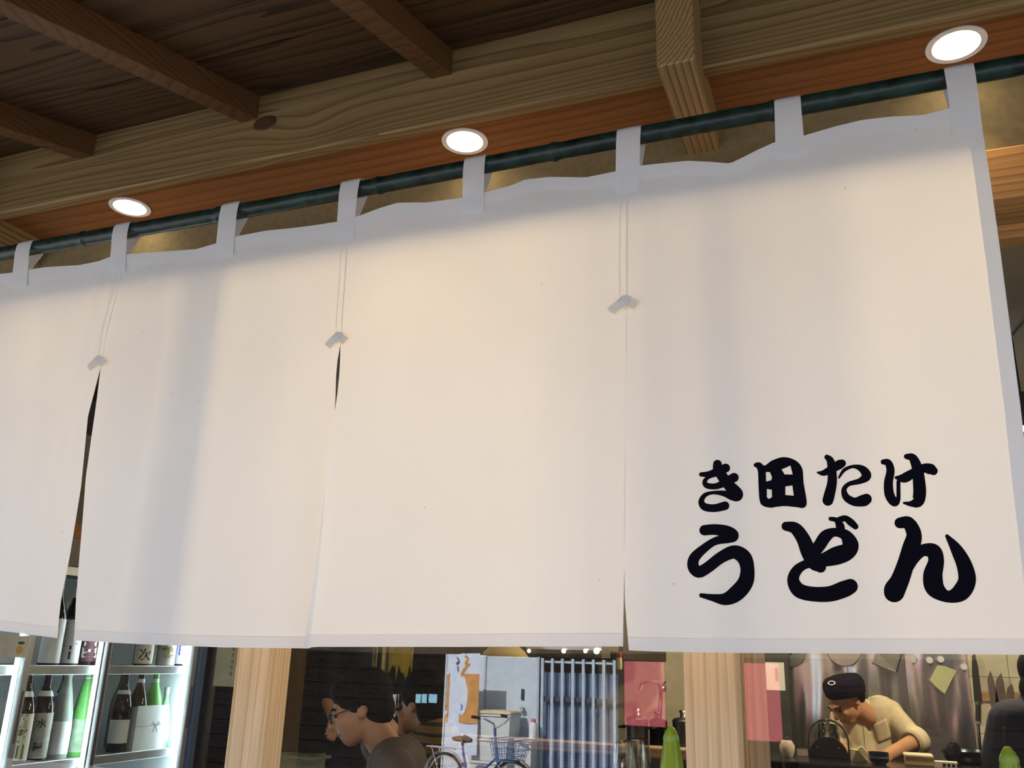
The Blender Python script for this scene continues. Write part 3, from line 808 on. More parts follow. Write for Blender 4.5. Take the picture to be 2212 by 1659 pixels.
# banner flag
NY = -7.80
nx0, nx1 = across(966, 1480, NY).x, across(1035, 1480, NY).x
nt_, nm_, nb_ = across(1000, 1411, NY).z + .03, across(1000, 1455, NY).z, across(1000, 1562, NY).z
fl = thing('banner_flag', 'white and orange banner flag on a pole, mirrored in the glass', 'banner', (nx0, NY, 0))
BANW = plain('banner_white', (.74, .78, .88), .8, var=.03); BANO = plain('banner_orange', (.72, .34, .10), .8, var=.12)
def bany(x, z): return NY + .012 * math.sin((x - nx0) * 14) * math.cos(z * 3)
def patch(z0, z1, x0, x1, dy, name, mat, par):
    return MB().grid(lambda u, v: (x0 + (x1-x0)*u, bany(x0 + (x1-x0)*u, z0) + dy, z0 + (z1-z0)*v), 14, 8).build(name, mat, par, True)
bf = patch(0.62, nt_, nx0, nx1, 0, 'flag_cloth', BANW, fl)
patch(nb_, nm_ + .0, nx0, nx1, .004, 'orange_field', BANO, bf)
ovc = ((nx0 + nx1) / 2, (nm_ + nb_) / 2 + .03)
q = MB(); ring = [(ovc[0] + .08*math.cos(2*PI*k/24), ovc[1] + .24*math.sin(2*PI*k/24)) for k in range(24)]
q.add([(x, bany(x, z) + .009, z) for x, z in ring], [tuple(range(24))]); q.build('white_oval', BANW, bf)
# marks on the flag: an orange stroke column and a dark one
INKB = plain('flag_ink', (.10, .10, .20), .8)
def flagmark(px_list, w, mat, name):
    P = smooth_path([(across(x, y, NY).x, across(x, y, NY).z) for x, y in px_list], 6)
    q = MB()
    for (a, b), (c, d) in zip(P, P[1:]): q.bar((a, bany(a, b) + .008, b), (c, bany(c, d) + .008, d), .002, w, up=(0, 0, 1) if abs(a-c) > abs(b-d) else (1, 0, 0))
    q.build(name, mat, bf)
flagmark([(1005,1416),(1012,1424),(1006,1432),(1016,1438)], .035, BANO, 'brush_mark')
flagmark([(1010,1438),(1002,1448),(998,1458)], .04, BANO, 'brush_mark')
flagmark([(988,1420),(992,1428),(986,1434)], .018, INKB, 'brush_mark'); flagmark([(989,1438),(990,1450)], .012, INKB, 'brush_mark')
flagmark([(993,1535),(999,1528),(996,1520)], .03, plain('flag_blue', (.2, .22, .6), .8), 'brush_mark')
MB().tube([(nx0 - .02, NY, 0), (nx0 - .02, NY, nt_ + .2)], .012, 10).build('pole', plain('white_pole', (.7, .72, .75), .4), fl, True)
MB().tube([(nx0 - .03, NY, nt_), (nx1, NY, nt_)], .007, 8).build('cross_bar', MATS['white_pole'], fl, True)
for zz_ in (nm_, nb_ + .12): MB().box(nx0 - .035, nx0 + .02, NY - .004, NY + .008, zz_ - .02, zz_ + .02).build('loop', BANW, fl)
MB().lathe([(0, 0), (.14, 0), (.14, .06), (.03, .09), (.02, .14), (0, .14)], 20, (nx0 - .02, NY, 0), cap=False).build('base', plain('base_grey', (.3, .3, .3), .7), fl, True)
# two red signboards
RED = plain('red_sign', (0.48, 0.085, 0.10), 0.5, var=0.04)
for (p0, p1, y0, y1, lb) in ((1348, 1438, 1428, 1572, 'red standing signboard mirrored over the kitchen tap'), (1597, 1692, 1432, 1604, 'red standing signboard mirrored beside the cook')):
    sY = -8.0
    A, B = across(p0, y0, sY), across(p1, y1, sY)
    st = thing('red_signboard', lb, 'sign', ((A.x + B.x) / 2, sY, 0), group='red signs across the street')
    MB().box(A.x, B.x, sY - .03, sY, B.z, A.z, .006).build('panel', RED, st)
    MB().box(A.x, A.x + .03, sY - .07, sY - .031, 0, B.z + .2).box(B.x - .03, B.x, sY - .07, sY - .031, 0, B.z + .2).build('stand', IRON, st)
    MB().box(A.x - .02, B.x + .02, sY - .2, sY + .1, 0, .03).build('foot', IRON, st)
# three pale cards on the dark wall
CARD = plain('pale_blue_card', (.35, .68, .80), .6)
for p0, p1 in ((898, 908), (911, 921), (926, 943)):
    A, B = across(p0, 1499, FY), across(p1, 1519, FY)
    o = MB().box(A.x, B.x, FY - .012, FY - .006, B.z, A.z, .001).build('notice_card', CARD)
    tag(o, {898: 'narrow pale blue card, left of three, mirrored over dark hair', 911: 'narrow pale blue card, middle of three, mirrored over dark hair', 926: 'wider pale blue card, right of three, mirrored over dark hair'}[p0], 'card', 'pale cards across the street')
# ---- bicycle
rh = across(962, 1660, 3.21 - 10.68); fh = across(1118, 1690, 3.21 - 10.30)
O = Vector((rh.x, rh.y, 0)); ax = Vector((fh.x - rh.x, fh.y - rh.y, 0)).normalized(); sdv = Vector((-ax.y, ax.x, 0)); WB = 1.10
def bk(u, z, s=0.0): return O + ax * u + Vector((0, 0, z)) + sdv * s
bike = thing('bicycle', 'city bicycle with front basket parked across the street, mirrored in the glass', 'bicycle', O)
TYRE = plain('tyre_rubber', (.012, .012, .013), .8); FRM = plain('blue_frame', (.10, .14, .42), .35, .2); SILV = plain('silver_metal', (.65, .66, .70), .35, .3); SEAT = plain('seat_brown', (.10, .075, .055), .6); BRN = plain('dusty_fender', (.34, .26, .18), .5)
WR = .32
for hu, nm2 in ((0.0, 'rear_wheel'), (WB, 'front_wheel')):
    w = MB().tube([bk(hu + WR*math.cos(a), .335 + WR*math.sin(a)) for a in [2*PI*k/44 for k in range(44)]], .019, 8, closed=True).build(nm2, TYRE, bike, True)
    MB().tube([bk(hu + (WR-.022)*math.cos(a), .335 + (WR-.022)*math.sin(a)) for a in [2*PI*k/40 for k in range(40)]], .009, 6, closed=True).build('rim', SILV, w, True)
    q = MB()
    for k in range(20):
        a = 2*PI*k/20
        q.tube([bk(hu, .335, .02 if k % 2 else -.02), bk(hu + (WR-.02)*math.cos(a), .335 + (WR-.02)*math.sin(a))], .0016, 4)
    q.build('spokes', SILV, w)
    MB().tube([bk(hu, .335, -.05), bk(hu, .335, .05)], .018, 10).build('hub', SILV, w, True)
    q = MB(); rng = [k * PI/24 for k in range(2, 23)] if hu == 0 else [k * PI/24 for k in range(4, 20)]
    A = []
    for a in rng:
        A.append((bk(hu + (WR+.04)*math.cos(a), .335 + (WR+.04)*math.sin(a), -.028), bk(hu + (WR+.048)*math.cos(a), .335 + (WR+.048)*math.sin(a)), bk(hu + (WR+.04)*math.cos(a), .335 + (WR+.04)*math.sin(a), .028)))
    vs = [p for t in A for p in t]; fs = []
    for k in range(len(A) - 1): fs += [(3*k, 3*k+1, 3*k+4, 3*k+3), (3*k+1, 3*k+2, 3*k+5, 3*k+4)]
    q.add(vs, fs).build('fender', SILV if hu == 0 else BRN, bike, True)
seatp = bk(.24, .80); headb = bk(.86, .60); headt = bk(.82, .78)
MB().tube([bk(.42, .29), bk(.30, .66), bk(.27, .80)], .016, 10).build('seat_tube', FRM, bike, True)
MB().tube([bk(.42, .29), bk(.62, .36), headb], .018, 10).build('down_tube', FRM, bike, True)
MB().tube([bk(.345, .50), bk(.62, .52), bk(.845, .68)], .015, 10).build('top_tube', FRM, bike, True)
MB().tube([bk(.42, .29, .03), bk(0, .335, .05)], .011, 8).tube([bk(.42, .29, -.03), bk(0, .335, -.05)], .011, 8).tube([bk(.33, .58, .02), bk(0, .335, .05)], .009, 8).tube([bk(.33, .58, -.02), bk(0, .335, -.05)], .009, 8).build('rear_stays', FRM, bike, True)
MB().tube([headb, headt, bk(.79, 1.0)], .018, 10).build('head_tube', FRM, bike, True)
MB().tube([headb, bk(.95, .55, .05), bk(WB, .335, .05)], .012, 8).tube([headb, bk(.95, .55, -.05), bk(WB, .335, -.05)], .012, 8).build('fork', SILV, bike, True)
hb = MB().tube([bk(.68, 1.13, -.27), bk(.82, 1.12, -.24), bk(.86, 1.06, -.1), bk(.79, 1.0, 0), bk(.86, 1.06, .1), bk(.82, 1.12, .24), bk(.68, 1.13, .27)], .011, 8).build('handlebar', SILV, bike, True)
for s_ in (-1, 1): MB().tube([bk(.66, 1.13, s_*.272), bk(.78, 1.122, s_*.25)], .018, 10).build('grip', IRON, hb, True)
sm = MB().sphere(bk(.24, .84), (.13, .09, .035), 18, 8, Matrix.Rotation(math.atan2(ax.y, ax.x), 3, 'Z')).tube([bk(.30, .845), bk(.42, .835)], [.05, .022], 10).build('saddle', SEAT, bike, True)
MB().tube([bk(-.02, .72, .05), bk(-.3, .72, .05), bk(-.3, .72, -.05), bk(-.02, .72, -.05)], .006, 6).tube([bk(.2, .72, .05), bk(-.3, .72, .05)], .006, 6).tube([bk(.2, .72, -.05), bk(-.3, .72, -.05)], .006, 6).tube([bk(-.2, .72, .06), bk(0, .335, .07)], .005, 6).tube([bk(-.2, .72, -.06), bk(0, .335, -.07)], .005, 6).build('rear_rack', SILV, bike, True)
BSK = plain('basket_blue', (.14, .26, .44), .5)
q = MB()
b0, b1 = (.90, 1.16), (.86, 1.24); zb_, zt_ = .66, .90
def bq(f, side, t):
    u0 = b0[0] + (b1[0]-b0[0])*t; u1 = b0[1] + (b1[1]-b0[1])*t; hw = .13 + .045*t
    return bk(u0 + (u1-u0)*f, zb_ + (zt_-zb_)*t, side*hw)
for t in (0, .25, .5, .75, 1): q.tube([bq(0, -1, t), bq(1, -1, t), bq(1, 1, t), bq(0, 1, t)], .004 if t < 1 else .007, 5, closed=True)
for k in range(9):
    f = k/8
    for s_ in (-1, 1): q.tube([bq(f, s_, 0), bq(f, s_, 1)], .003, 4)
    for ff in (0, 1): q.tube([bq(ff, -1+2*f, 0), bq(ff, -1+2*f, 1)], .003, 4)
    q.tube([bq(f, -1, 0), bq(f, 1, 0)], .003, 4)
q.build('basket', BSK, bike, True)
MB().tube([bk(.42, .29, -.06), bk(.42, .29, .06)], .012, 8).tube([bk(.42, .29, .06), bk(.54, .2, .065)], .01, 8).tube([bk(.42, .29, -.06), bk(.30, .38, -.065)], .01, 8).build('crank', SILV, bike, True)
MB().tube([bk(.05, .30, .1), bk(-.05, .01, .16), bk(-.05, .01, -.16), bk(.05, .30, -.1)], .009, 8).build('kickstand', SILV, bike, True)
# ================================================================== the room behind the glass
RZ = 0.30                                     # shop floor, a step above the street
FLOORM = plain('shop_floor', (0.06, 0.05, 0.045), 0.5, var=0.1)
struct(MB().box(-4.1, 3.3, 1.70, 5.95, 0.1, RZ).build('floor', FLOORM), 'dark shop floor')
INW = plain('dim_plaster', (0.30, 0.25, 0.16), 0.9, var=0.05)
NAVY = plain('navy_panel', (0.020, 0.032, 0.060), 0.35, var=0.5, scale=5)
BLK = plain('black_panel', (0.05, 0.05, 0.044), 0.7, var=0.1)
struct(MB().box(-4.1, -4.0, 1.70, 5.95, RZ, 3.0).build('wall_left', INW), 'left wall behind the fridge')
struct(MB().box(2.6, 2.7, 1.70, 5.95, RZ, 3.0).build('wall_right', plain('dim_wall_right', (.10, .075, .055), .9)), 'right wall of the kitchen')
struct(MB().box(-4.1, -1.62, 5.75, 5.95, RZ, 3.0).build('wall_back', BLK), 'black back wall behind the customers')
struct(MB().box(-1.62, 2.7, 5.80, 5.95, RZ, 3.0).build('wall_kitchen', plain('cream_wall', (0.52, 0.47, 0.33), .8)), 'cream kitchen back wall')
struct(MB().box(-4.1, 2.7, 1.70, 5.95, 2.95, 3.05).build('ceiling_inner', plain('dim_ceiling', (.03, .024, .02), .9)), 'shop ceiling')
# stainless splashback of sheet panels
STEEL = None
mt, nt, out = _new('brushed_steel'); STEEL = mt
b_ = N(nt, 'BsdfPrincipled'); b_.inputs['Metallic'].default_value = 1.0; b_.inputs['Roughness'].default_value = 0.22; b_.inputs['Base Color'].default_value = (.62, .64, .67, 1)
tc_ = N(nt, 'TexCoord'); mp_ = N(nt, 'Mapping'); mp_.inputs['Scale'].default_value = (5, 5, 0.9); no_ = N(nt, 'TexNoise'); no_.inputs['Scale'].default_value = 1.6; no_.inputs['Detail'].default_value = 1.0
bp_ = N(nt, 'Bump'); bp_.inputs['Strength'].default_value = 0.6; bp_.inputs['Distance'].default_value = 0.05
nt.links.new(tc_.outputs['Object'], mp_.inputs[0]); nt.links.new(mp_.outputs[0], no_.inputs['Vector']); nt.links.new(no_.outputs['Fac'], bp_.inputs['Height']); nt.links.new(bp_.outputs[0], b_.inputs['Normal']); nt.links.new(b_.outputs[0], out.inputs[0])
KY = 5.78
sxs = [at(1697, 1500, KY).x, at(1835, 1500, KY).x, at(1962, 1500, KY).x, at(2097, 1500, KY).x]
sb = thing('steel_splashback', 'wavy stainless steel splashback behind the cook', 'splashback', (sxs[0], KY, 1.35))
for a, b in zip(sxs, sxs[1:]):
    MB().grid(lambda u, v: (a + (b-a-.002)*u, KY - .006*math.sin(PI*u)*math.sin(2.2*v+.6) , 1.36 + 1.2*v), 18, 14).build('sheet', STEEL, sb, True)
DGREY = plain('dark_steel', (.10, .10, .10), .35, .8)
o = MB().box(sxs[0] - .25, sxs[0], KY, KY + .015, 1.2, 2.6).build('dark_sheet', DGREY, sb)
# ---- lamps inside
def lamp_in(loc, energy, color, size, name, label, aim=None, spot=None):
    t = thing(name, label, 'light', loc, group='lamps inside the shop')
    sh = plain('lamp_black', (.02, .02, .02), .4)
    MB().lathe([(.018, .12), (.03, .11), (.05, .04), (.062, -.01), (.056, -.012), (.045, .03), (.02, .08)], 24, cap=False).build('shade', sh, t, True, local=True)
    MB().tube([(0, 0, .12), (0, 0, 2.945 - loc[2])], .006, 8).build('rod', sh, t, True, local=True)
    MB().sphere((0, 0, .01), .03, 16, 10).build('bulb', emit('bulb_warm', (1, .78, .48), 5.0), t, True, local=True)
    ld = bpy.data.lights.new('lamp_light', 'SPOT' if spot else 'POINT'); ld.energy = energy; ld.color = color; ld.shadow_soft_size = size
    lo = bpy.data.objects.new('lamp', ld); COL.objects.link(lo); lo.parent = t; lo.location = (0, 0, -.03)
    if spot:
        ld.spot_size = math.radians(spot); ld.spot_blend = .8
        lo.rotation_euler = (Vector(aim) - Vector(loc)).to_track_quat('-Z', 'Y').to_euler()
    return t
WARM = (1.0, .70, .36)
for X_, en, lb in ((-2.75, 10, 'pendant spot inside the shop over the fridge doors'), (-1.85, 30, 'pendant spot inside the shop beside the fridge'), (-1.0, 112, 'pendant spot inside the shop over the customers'),
                   (-0.2, 92, 'pendant spot inside the shop before the stove'), (0.6, 62, 'pendant spot inside the shop before the cook')):
    lamp_in((X_, 3.35, 2.62), en, (1.0, .71, .37), .16, 'pendant_lamp', lb, (X_ * .8, 1.3, 2.42), 76)
lamp_in((0.5, 4.25, 2.6), 70, (1.0, .80, .54), .06, 'kitchen_fill', 'unseen fill lamp added over the cook')  # unseen lamps added as fill for the cook, pots and back wall
lamp_in((-0.75, 4.6, 2.55), 42, (1.0, .80, .54), .06, 'kitchen_fill', 'unseen fill lamp added over the stock pots')
lamp_in((-2.3, 4.3, 2.6), 9.0, (1.0, .74, .42), .06, 'kitchen_fill', 'unseen fill lamp added over the standing waiter')
# ---- drinks fridge along the left wall, doors facing right
FX = -3.22                                      # plane of the sliding doors
ALU = plain('aluminium', (.52, .55, .57), .35, .6, var=.03); ALUD = plain('aluminium_dark', (.10, .11, .12), .4, .4)
FRW = plain('fridge_lining', (.74, .80, .82), .5, var=.03)
LEDM = emit('led_strip', (.80, .96, 1.0), 42.0)
def fy(px): d = ray(px, 1520); return FX * d.y / d.x
FY0, FY1, FY2, FY3 = 1.95, fy(47), fy(221), fy(410)
FZ0, FZ1 = RZ + .02, 2.14
SHZ = (0.62, 0.97, atx(130, 1647, FX).z, atx(130, 1440, FX).z)       # shelf tops
fr = thing('drinks_fridge', 'tall sliding-door drinks fridge lit by white strips, full of bottles', 'fridge', (FX - .35, (FY0 + FY3) / 2, FZ0))
MB().box(FX-.66, FX-.64, FY0, FY3, FZ0, FZ1).box(FX-.66, FX, FY0, FY0+.03, FZ0, FZ1).box(FX-.66, FX, FY3+.02, FY3+.06, FZ0, FZ1).box(FX-.66, FX, FY0, FY3+.06, FZ0, FZ0+.12).build('cabinet', FRW, fr)
MB().box(FX-.66, FX+.02, FY0, FY3+.06, FZ1, FZ1+.12, .004).build('header', plain('fridge_header', (.16, .13, .09), .5), fr)
for z in SHZ:
    s_ = MB().box(FX-.60, FX-.05, FY0+.03, FY3+.02, z-.012, z).build('shelf', ALU, fr)
    MB().box(FX-.052, FX-.04, FY0+.03, FY3+.02, z-.035, z+.004, .002).build('shelf_lip', ALU, s_)
FGL = pane_mat('fridge_glass', 0.05)
for i, (y0, y1, xo) in enumerate(((FY0+.03, FY1, 0.0), (FY1-.03, FY2, -.028), (FY2-.03, FY3, 0.0))):
    d = MB().box(FX+xo-.012, FX+xo+.012, y0, y0+.030, FZ0+.12, FZ1, .003).box(FX+xo-.012, FX+xo+.012, y1-.032, y1, FZ0+.12, FZ1, .003).box(FX+xo-.012, FX+xo+.012, y0, y1, FZ0+.12, FZ0+.17).box(FX+xo-.012, FX+xo+.012, y0, y1, FZ1-.04, FZ1).build('door', ALU, fr)
    MB().add([(FX+xo, y0+.03, FZ0+.17), (FX+xo, y1-.03, FZ0+.17), (FX+xo, y1-.03, FZ1-.04), (FX+xo, y0+.03, FZ1-.04)], [(0, 1, 2, 3)]).build('pane', FGL, d)
    MB().box(FX+xo+.012, FX+xo+.016, y1-.02, y1-.012, 1.42, 1.62, .001).build('handle', ALUD, d)
    MB().box(FX+xo+.0125, FX+xo+.0145, y0+.001, y0+.016, FZ0+.12, FZ1).build('gasket', ALUD, d)
    MB().box(FX-.036, FX-.028, y1-.040, y1-.030, FZ0+.15, FZ1-.05).build('light_strip', LEDM, fr)
MB().box(FX-.02, FX+.03, FY3, FY3+.05, FZ0, FZ1, .003).build('end_frame', plain('bluish_frame', (.12, .20, .38), .35, .3), fr)
# bottles: outlines  of radius / height
SHAPES = {
 'sake': [(0,0),(.046,0),(.052,.006),(.0525,.19),(.050,.215),(.040,.25),(.026,.285),(.0185,.315),(.0165,.355),(.0175,.362),(.0175,.38),(.012,.384),(0,.384)],
 'slim': [(0,0),(.036,0),(.039,.006),(.039,.12),(.034,.16),(.020,.205),(.0135,.235),(.013,.268),(.0155,.27),(.0155,.283),(0,.284)],
 'cone': [(0,0),(.050,0),(.054,.008),(.055,.12),(.050,.19),(.036,.26),(.024,.31),(.018,.335),(.022,.345),(.024,.36),(.018,.378),(0,.382)],
}
SHAPES = {k: [(r*.88, h) for r, h in v] for k, v in SHAPES.items()}
BG = {'dark': plain('dark_glass', (.007,.008,.012), .1, var=.2, spec=.4), 'brown': plain('brown_glass', (.016,.008,.007), .1, var=.2, spec=.4),
      'green': plain('green_glass', (.16,.50,.13), .25, var=.1, spec=.6), 'pale': plain('pale_green_glass', (.30,.55,.33), .2, var=.08), 'frost': plain('frosted_grey', (.28,.33,.30), .35, var=.08),
      'black': plain('black_bottle', (.008,.008,.010), .1, spec=.7)}
CREAM = plain('cream_label', (.80,.79,.66), .7, var=.03); WLAB = plain('white_label', (.80,.84,.86), .7, var=.02); GLAB = plain('grey_label', (.50,.52,.47), .7, var=.12, scale=30); LILAC = plain('lilac_label', (.55, .52, .68), .7); DRED = plain('wine_label', (.10,.035,.05), .6); SHEER = plain('sheer_label', (.40, .55, .40), .6, var=.15, scale=30)
INKG = plain('gold_ink', (.20,.17,.04), .7); INKK = plain('black_print', (.015,.02,.03), .7); INKW = plain('white_print', (.75,.76,.76), .7); INKR = plain('red_print', (.45, .12, .12), .7)
def text_mesh(s, size):
    cu = bpy.data.curves.new('t', 'FONT'); cu.body = s; cu.size = size; cu.align_x = 'CENTER'; cu.align_y = 'CENTER'; cu.resolution_u = 2; cu.offset = size * .018
    ob = bpy.data.objects.new('t', cu); COL.objects.link(ob)
    me = bpy.data.meshes.new_from_object(ob.evaluated_get(bpy.context.evaluated_depsgraph_get()))
    vs = [(v.co.x, v.co.y) for v in me.vertices]; fs = [tuple(p.vertices) for p in me.polygons]
    bpy.data.objects.remove(ob); bpy.data.curves.remove(cu); bpy.data.meshes.remove(me)
    return vs, fs
def curved(shape, th0, th1, z0, z1, d, n=14):
    """patch wrapped on a bottle; angle 0 looks towards +X, the doors"""
    prof = [(h, r) for r, h in SHAPES[shape][1:-1]]
    def fn(u, v):
        z = z0 + (z1-z0)*v; r = interp(prof, z) + d; a = th0 + (th1-th0)*u
        return (r*math.cos(a), r*math.sin(a), z)
    return MB().grid(fn, n, 4)
FACE = math.radians(-38)                       # towards the window
def bottle(y, zs, shape, glass, label, lab=None, neck=None, text=None, tcol=None, tsize=.05, cap=None, xo=0.0, lz=(.02, .17), grp='bottles in the fridge', cap_h=None):
    t = thing('bottle', label, 'bottle', (FX - .135 + xo, y, zs), group=grp)
    MB().lathe(SHAPES[shape], 24, cap=False).build('glass', BG[glass], t, True, local=True)
    if lab:
        l = curved(shape, FACE-1.25, FACE+1.25, lz[0], lz[1], .0008).build('paper_label', lab, t, True, local=True)
        if text:
            prof = [(h, r) for r, h in SHAPES[shape][1:-1]]
            q = MB(); n = len(text)
            for i, ch in enumerate(text):
                vs, fs = text_mesh(ch, tsize)
                zc = lz[1] - (lz[1]-lz[0]) * (i + .5) / n
                q.add([((interp(prof, zc+y_) + .0016)*math.cos(FACE + x_/.047), (interp(prof, zc+y_) + .0016)*math.sin(FACE + x_/.047), zc + y_) for x_, y_ in vs], fs)
            q.build('lettering', tcol or INKK, l, local=True)
    if neck:
        curved(shape, 0, 2*PI, neck[0], neck[1], .0009, 22).build('neck_label', WLAB, t, True, local=True)
    if cap:
        hh = cap_h or .03; top = SHAPES[shape][-1][1]
        r = .0170 if shape != 'slim' else .0150
        MB().lathe([(0, top+.003), (r, top+.002), (r, top-hh), (r-.002, top-hh)], 20, cap=False).build('cap', cap, t, True, local=True)
    return t
S1, S2 = SHZ[2], SHZ[3]
DCAP = plain('dark_cap', (.03,.03,.04), .4); WCAP = plain('white_cap', (.7,.72,.74), .4); GCAP = plain('gold_cap', (.6,.42,.15), .3, .7); PCAP = plain('rosy_cap', (.30,.22,.22), .5)
def by(px): d = ray(px, 1560); return (FX-.135) * d.y / d.x
# lower shelf, left door
bottle(by(46), S1, 'sake', 'brown', 'dark bottle with cream label in gold brush characters, lower shelf', CREAM, (.262, .284), '楯野川', INKG, .062, DCAP, lz=(.012, .195))
bottle(by(88), S1, 'sake', 'brown', 'dark bottle with blue crested wave label beside the cream one', GLAB, (.262, .284), '水舞', INKK, .04, DCAP, lz=(.012, .195))
bottle(by(66)+.07, S1, 'sake', 'black', 'black bottle standing behind the cream label bottle', None, None, cap=DCAP, xo=-.13)
bottle(by(131), S1, 'cone', 'frost', 'frosted grey bottle with a plain white label, lower shelf', WLAB, None, None, None, cap=PCAP, lz=(.02, .155), cap_h=.045)
bottle(by(150)+.06, S1, 'sake', 'black', 'black bottle half hidden between the frosted and green bottles', None, (.25, .265), cap=DCAP, xo=-.13)
bottle(by(176), S1, 'cone', 'green', 'bright green bottle with pale sheer label, lower shelf', SHEER, None, None, None, cap=WCAP, lz=(.02, .16), cap_h=.05)
# lower shelf, right door
bottle(by(258), S1, 'sake', 'dark', 'dark bottle with white label next to the boxed pair', WLAB, (.26, .278), None, None, cap=DCAP, lz=(.04, .145))
b1 = bottle(by(292), S1, 'sake', 'brown', 'brown bottle standing in the pale gift box', None, (.31, .328), cap=DCAP)
b2 = bottle(by(324), S1, 'sake', 'green', 'green bottle standing in the pale gift box', None, (.31, .328), cap=DCAP)
bottle(by(352), S1, 'slim', 'pale', 'small pale green bottle at the right end of the lower shelf', WLAB, None, cap=ALU, lz=(.03, .10))
bottle(by(278)+.08, S1, 'sake', 'black', 'black bottle behind the boxed pair', None, None, cap=DCAP, xo=-.15)
gy0, gy1 = by(273), by(339)
gb = thing('gift_box', 'pale open gift box with a thin cord bow round two bottles', 'box', (FX-.135, (gy0+gy1)/2, S1+.0005))
MB().box(FX-.197, FX-.194, gy0, gy1, S1+.001, S1+.19).box(FX-.078, FX-.075, gy0, gy1, S1+.001, S1+.205).box(FX-.194, FX-.078, gy0, gy0+.003, S1+.001, S1+.2).box(FX-.194, FX-.078, gy1-.003, gy1, S1+.001, S1+.2).build('carton', plain('pale_carton', (.62,.66,.68), .7), gb)
cm = (gy0+gy1)/2 + .03; cz = S1 + .11; cxp = FX - .0742
q = MB().tube([(cxp, gy0, cz), (cxp, gy1, cz)], .0015, 5)
for s_ in (-1, 1):
    q.tube([(cxp, cm, cz), (cxp, cm+s_*.02, cz+.018), (cxp, cm+s_*.03, cz+.008), (cxp, cm, cz)], .0012, 5); q.tube([(cxp, cm, cz), (cxp, cm+s_*.015, cz-.03)], .0012, 5)
q.build('cord', plain('silver_cord', (.35,.36,.38), .5), gb)
# upper shelf
bottle(by(80), S2, 'sake', 'dark', 'white-labelled bottle at the left of the upper shelf', WLAB, None, None, None, cap=DCAP, lz=(.012, .2))
bottle(by(122), S2, 'sake', 'black', 'black bottle with striped white label in bold black characters', WLAB, (.30, .34), '三千', INKK, .075, DCAP, lz=(.012, .2))
bottle(by(165), S2, 'sake', 'brown', 'dark red bottle with white brush characters, upper shelf', DRED, None, '花邑', INKW, .085, DCAP, lz=(.02, .2))
bottle(by(196), S2, 'sake', 'dark', 'bottle with grey and white label beside the light strip', WLAB, None, '作', INKK, .07, DCAP, xo=-.1, lz=(.012, .13))
bottle(by(288), S2, 'sake', 'dark', 'dark bottle with cream label and two brush characters, upper shelf', CREAM, None, '栄次', INKK, .06, DCAP, lz=(.012, .17))
bottle(by(338), S2, 'sake', 'dark', 'bottle with faded grey character label, upper shelf', GLAB, None, '鶴', INKG, .065, DCAP, lz=(.006, .12))
bottle(by(372), S2, 'sake', 'dark', 'bottle with white label and one blue character, upper shelf end', LILAC, None, '白', plain('blue_print', (.05,.08,.3), .7), .065, DCAP, lz=(.012, .15))
bottle(by(313)+.05, S2, 'sake', 'black', 'plain black bottle between two labelled ones, upper shelf', None, None, cap=DCAP, xo=-.12)
# bottom shelf: two bottles lying down
for k, (pxx, lb) in enumerate(((265, 'dark bottle lying on the bottom shelf with pale neck band'), (330, 'dark bottle lying on its side at the right of the bottom shelf'))):
    y = by(pxx); t = thing('lying_bottle', lb, 'bottle', (FX-.12, y, SHZ[1]+.30), group='bottles in the fridge')
    Mr = Matrix.Rotation(PI/2, 3, 'Y')
    MB().lathe(SHAPES['sake'], 24, (-.30, 0, .0), cap=False, M=Mr).build('glass', BG['dark'], t, True, local=True)
    MB().lathe([(.0195, .30), (.0175, .33)], 20, (-.30, 0, 0), cap=False, M=Mr).build('neck_band', WLAB, t, True, local=True)
    t.location.z = SHZ[1] + .0526
# flower card on the left door
c0 = atx(0, 1400, FX + .018)
q = MB().box(FX+.0165, FX+.0175, FY1-.20, FY1-.035, c0.z - .035, c0.z + .05); fc = q.build('flower_card', plain('card_white', (.72,.74,.72), .7)); tag(fc, 'white card with a yellow flower on the left fridge door', 'card')
q = MB()
for k in range(9):
    a = 2*PI*k/9; q.sphere((FX+.018, FY1-.075+.010*math.cos(a), c0.z-.005+.010*math.sin(a)), (.0012, .007, .007), 8, 5)
q.build('flower', plain('yellow_flower', (.70,.48,.08), .7), fc); MB().sphere((FX+.018, FY1-.072, c0.z+.022), (.0012, .018, .006), 10, 5).build('leaf', plain('leaf_green', (.04,.10,.03), .7), fc)
# papers above the fridge seen through the slit
for k, (y, z0, z1, m_, lb) in enumerate(((3.02, 2.27, 2.40, plain('poster_cream', (.55,.43,.20), .8), 'cream poster leaning above the fridge'), (3.12, 2.27, 2.36, plain('poster_red', (.5,.18,.06), .8), 'orange-red poster above the fridge'))):
    tag(MB().box(FX-.3+.04*k, FX-.296+.04*k, y-.09, y+.09, z0-.009, z1, .001).build('poster', m_), lb, 'poster')
# dark partition right of the fridge with a notice
pt_ = struct(MB().box(-4.0, -3.1, 4.30, 4.36, RZ, 2.95).build('wall_partition', NAVY), 'dark blue partition beside the fridge')
MB().tube([(at(455, 1500, 4.2).x, 4.2, RZ), (at(455, 1500, 4.2).x, 4.2, 2.95)], .022, 12).build('trim_5', plain('grey_pipe', (.16,.17,.20), .4), None, True)
struct(bpy.data.objects['trim_5'], 'grey pipe before the dark partition')
A, B = at(472, 1385, 3.6), at(512, 1484, 3.6)
nt2 = MB().box(A.x, B.x + .05, 3.598, 3.6, B.z, A.z + .1, .0005).build('paper_notice', plain('notice_paper', (.62,.56,.34), .8)); tag(nt2, 'yellowish paper notice hanging left of the pale post', 'notice')
q = MB()
for k in range(7):
    zz2 = B.z + .05 + k*.028; q.box(A.x+.09, A.x+.105, 3.597, 3.5978, zz2, zz2 + .018)
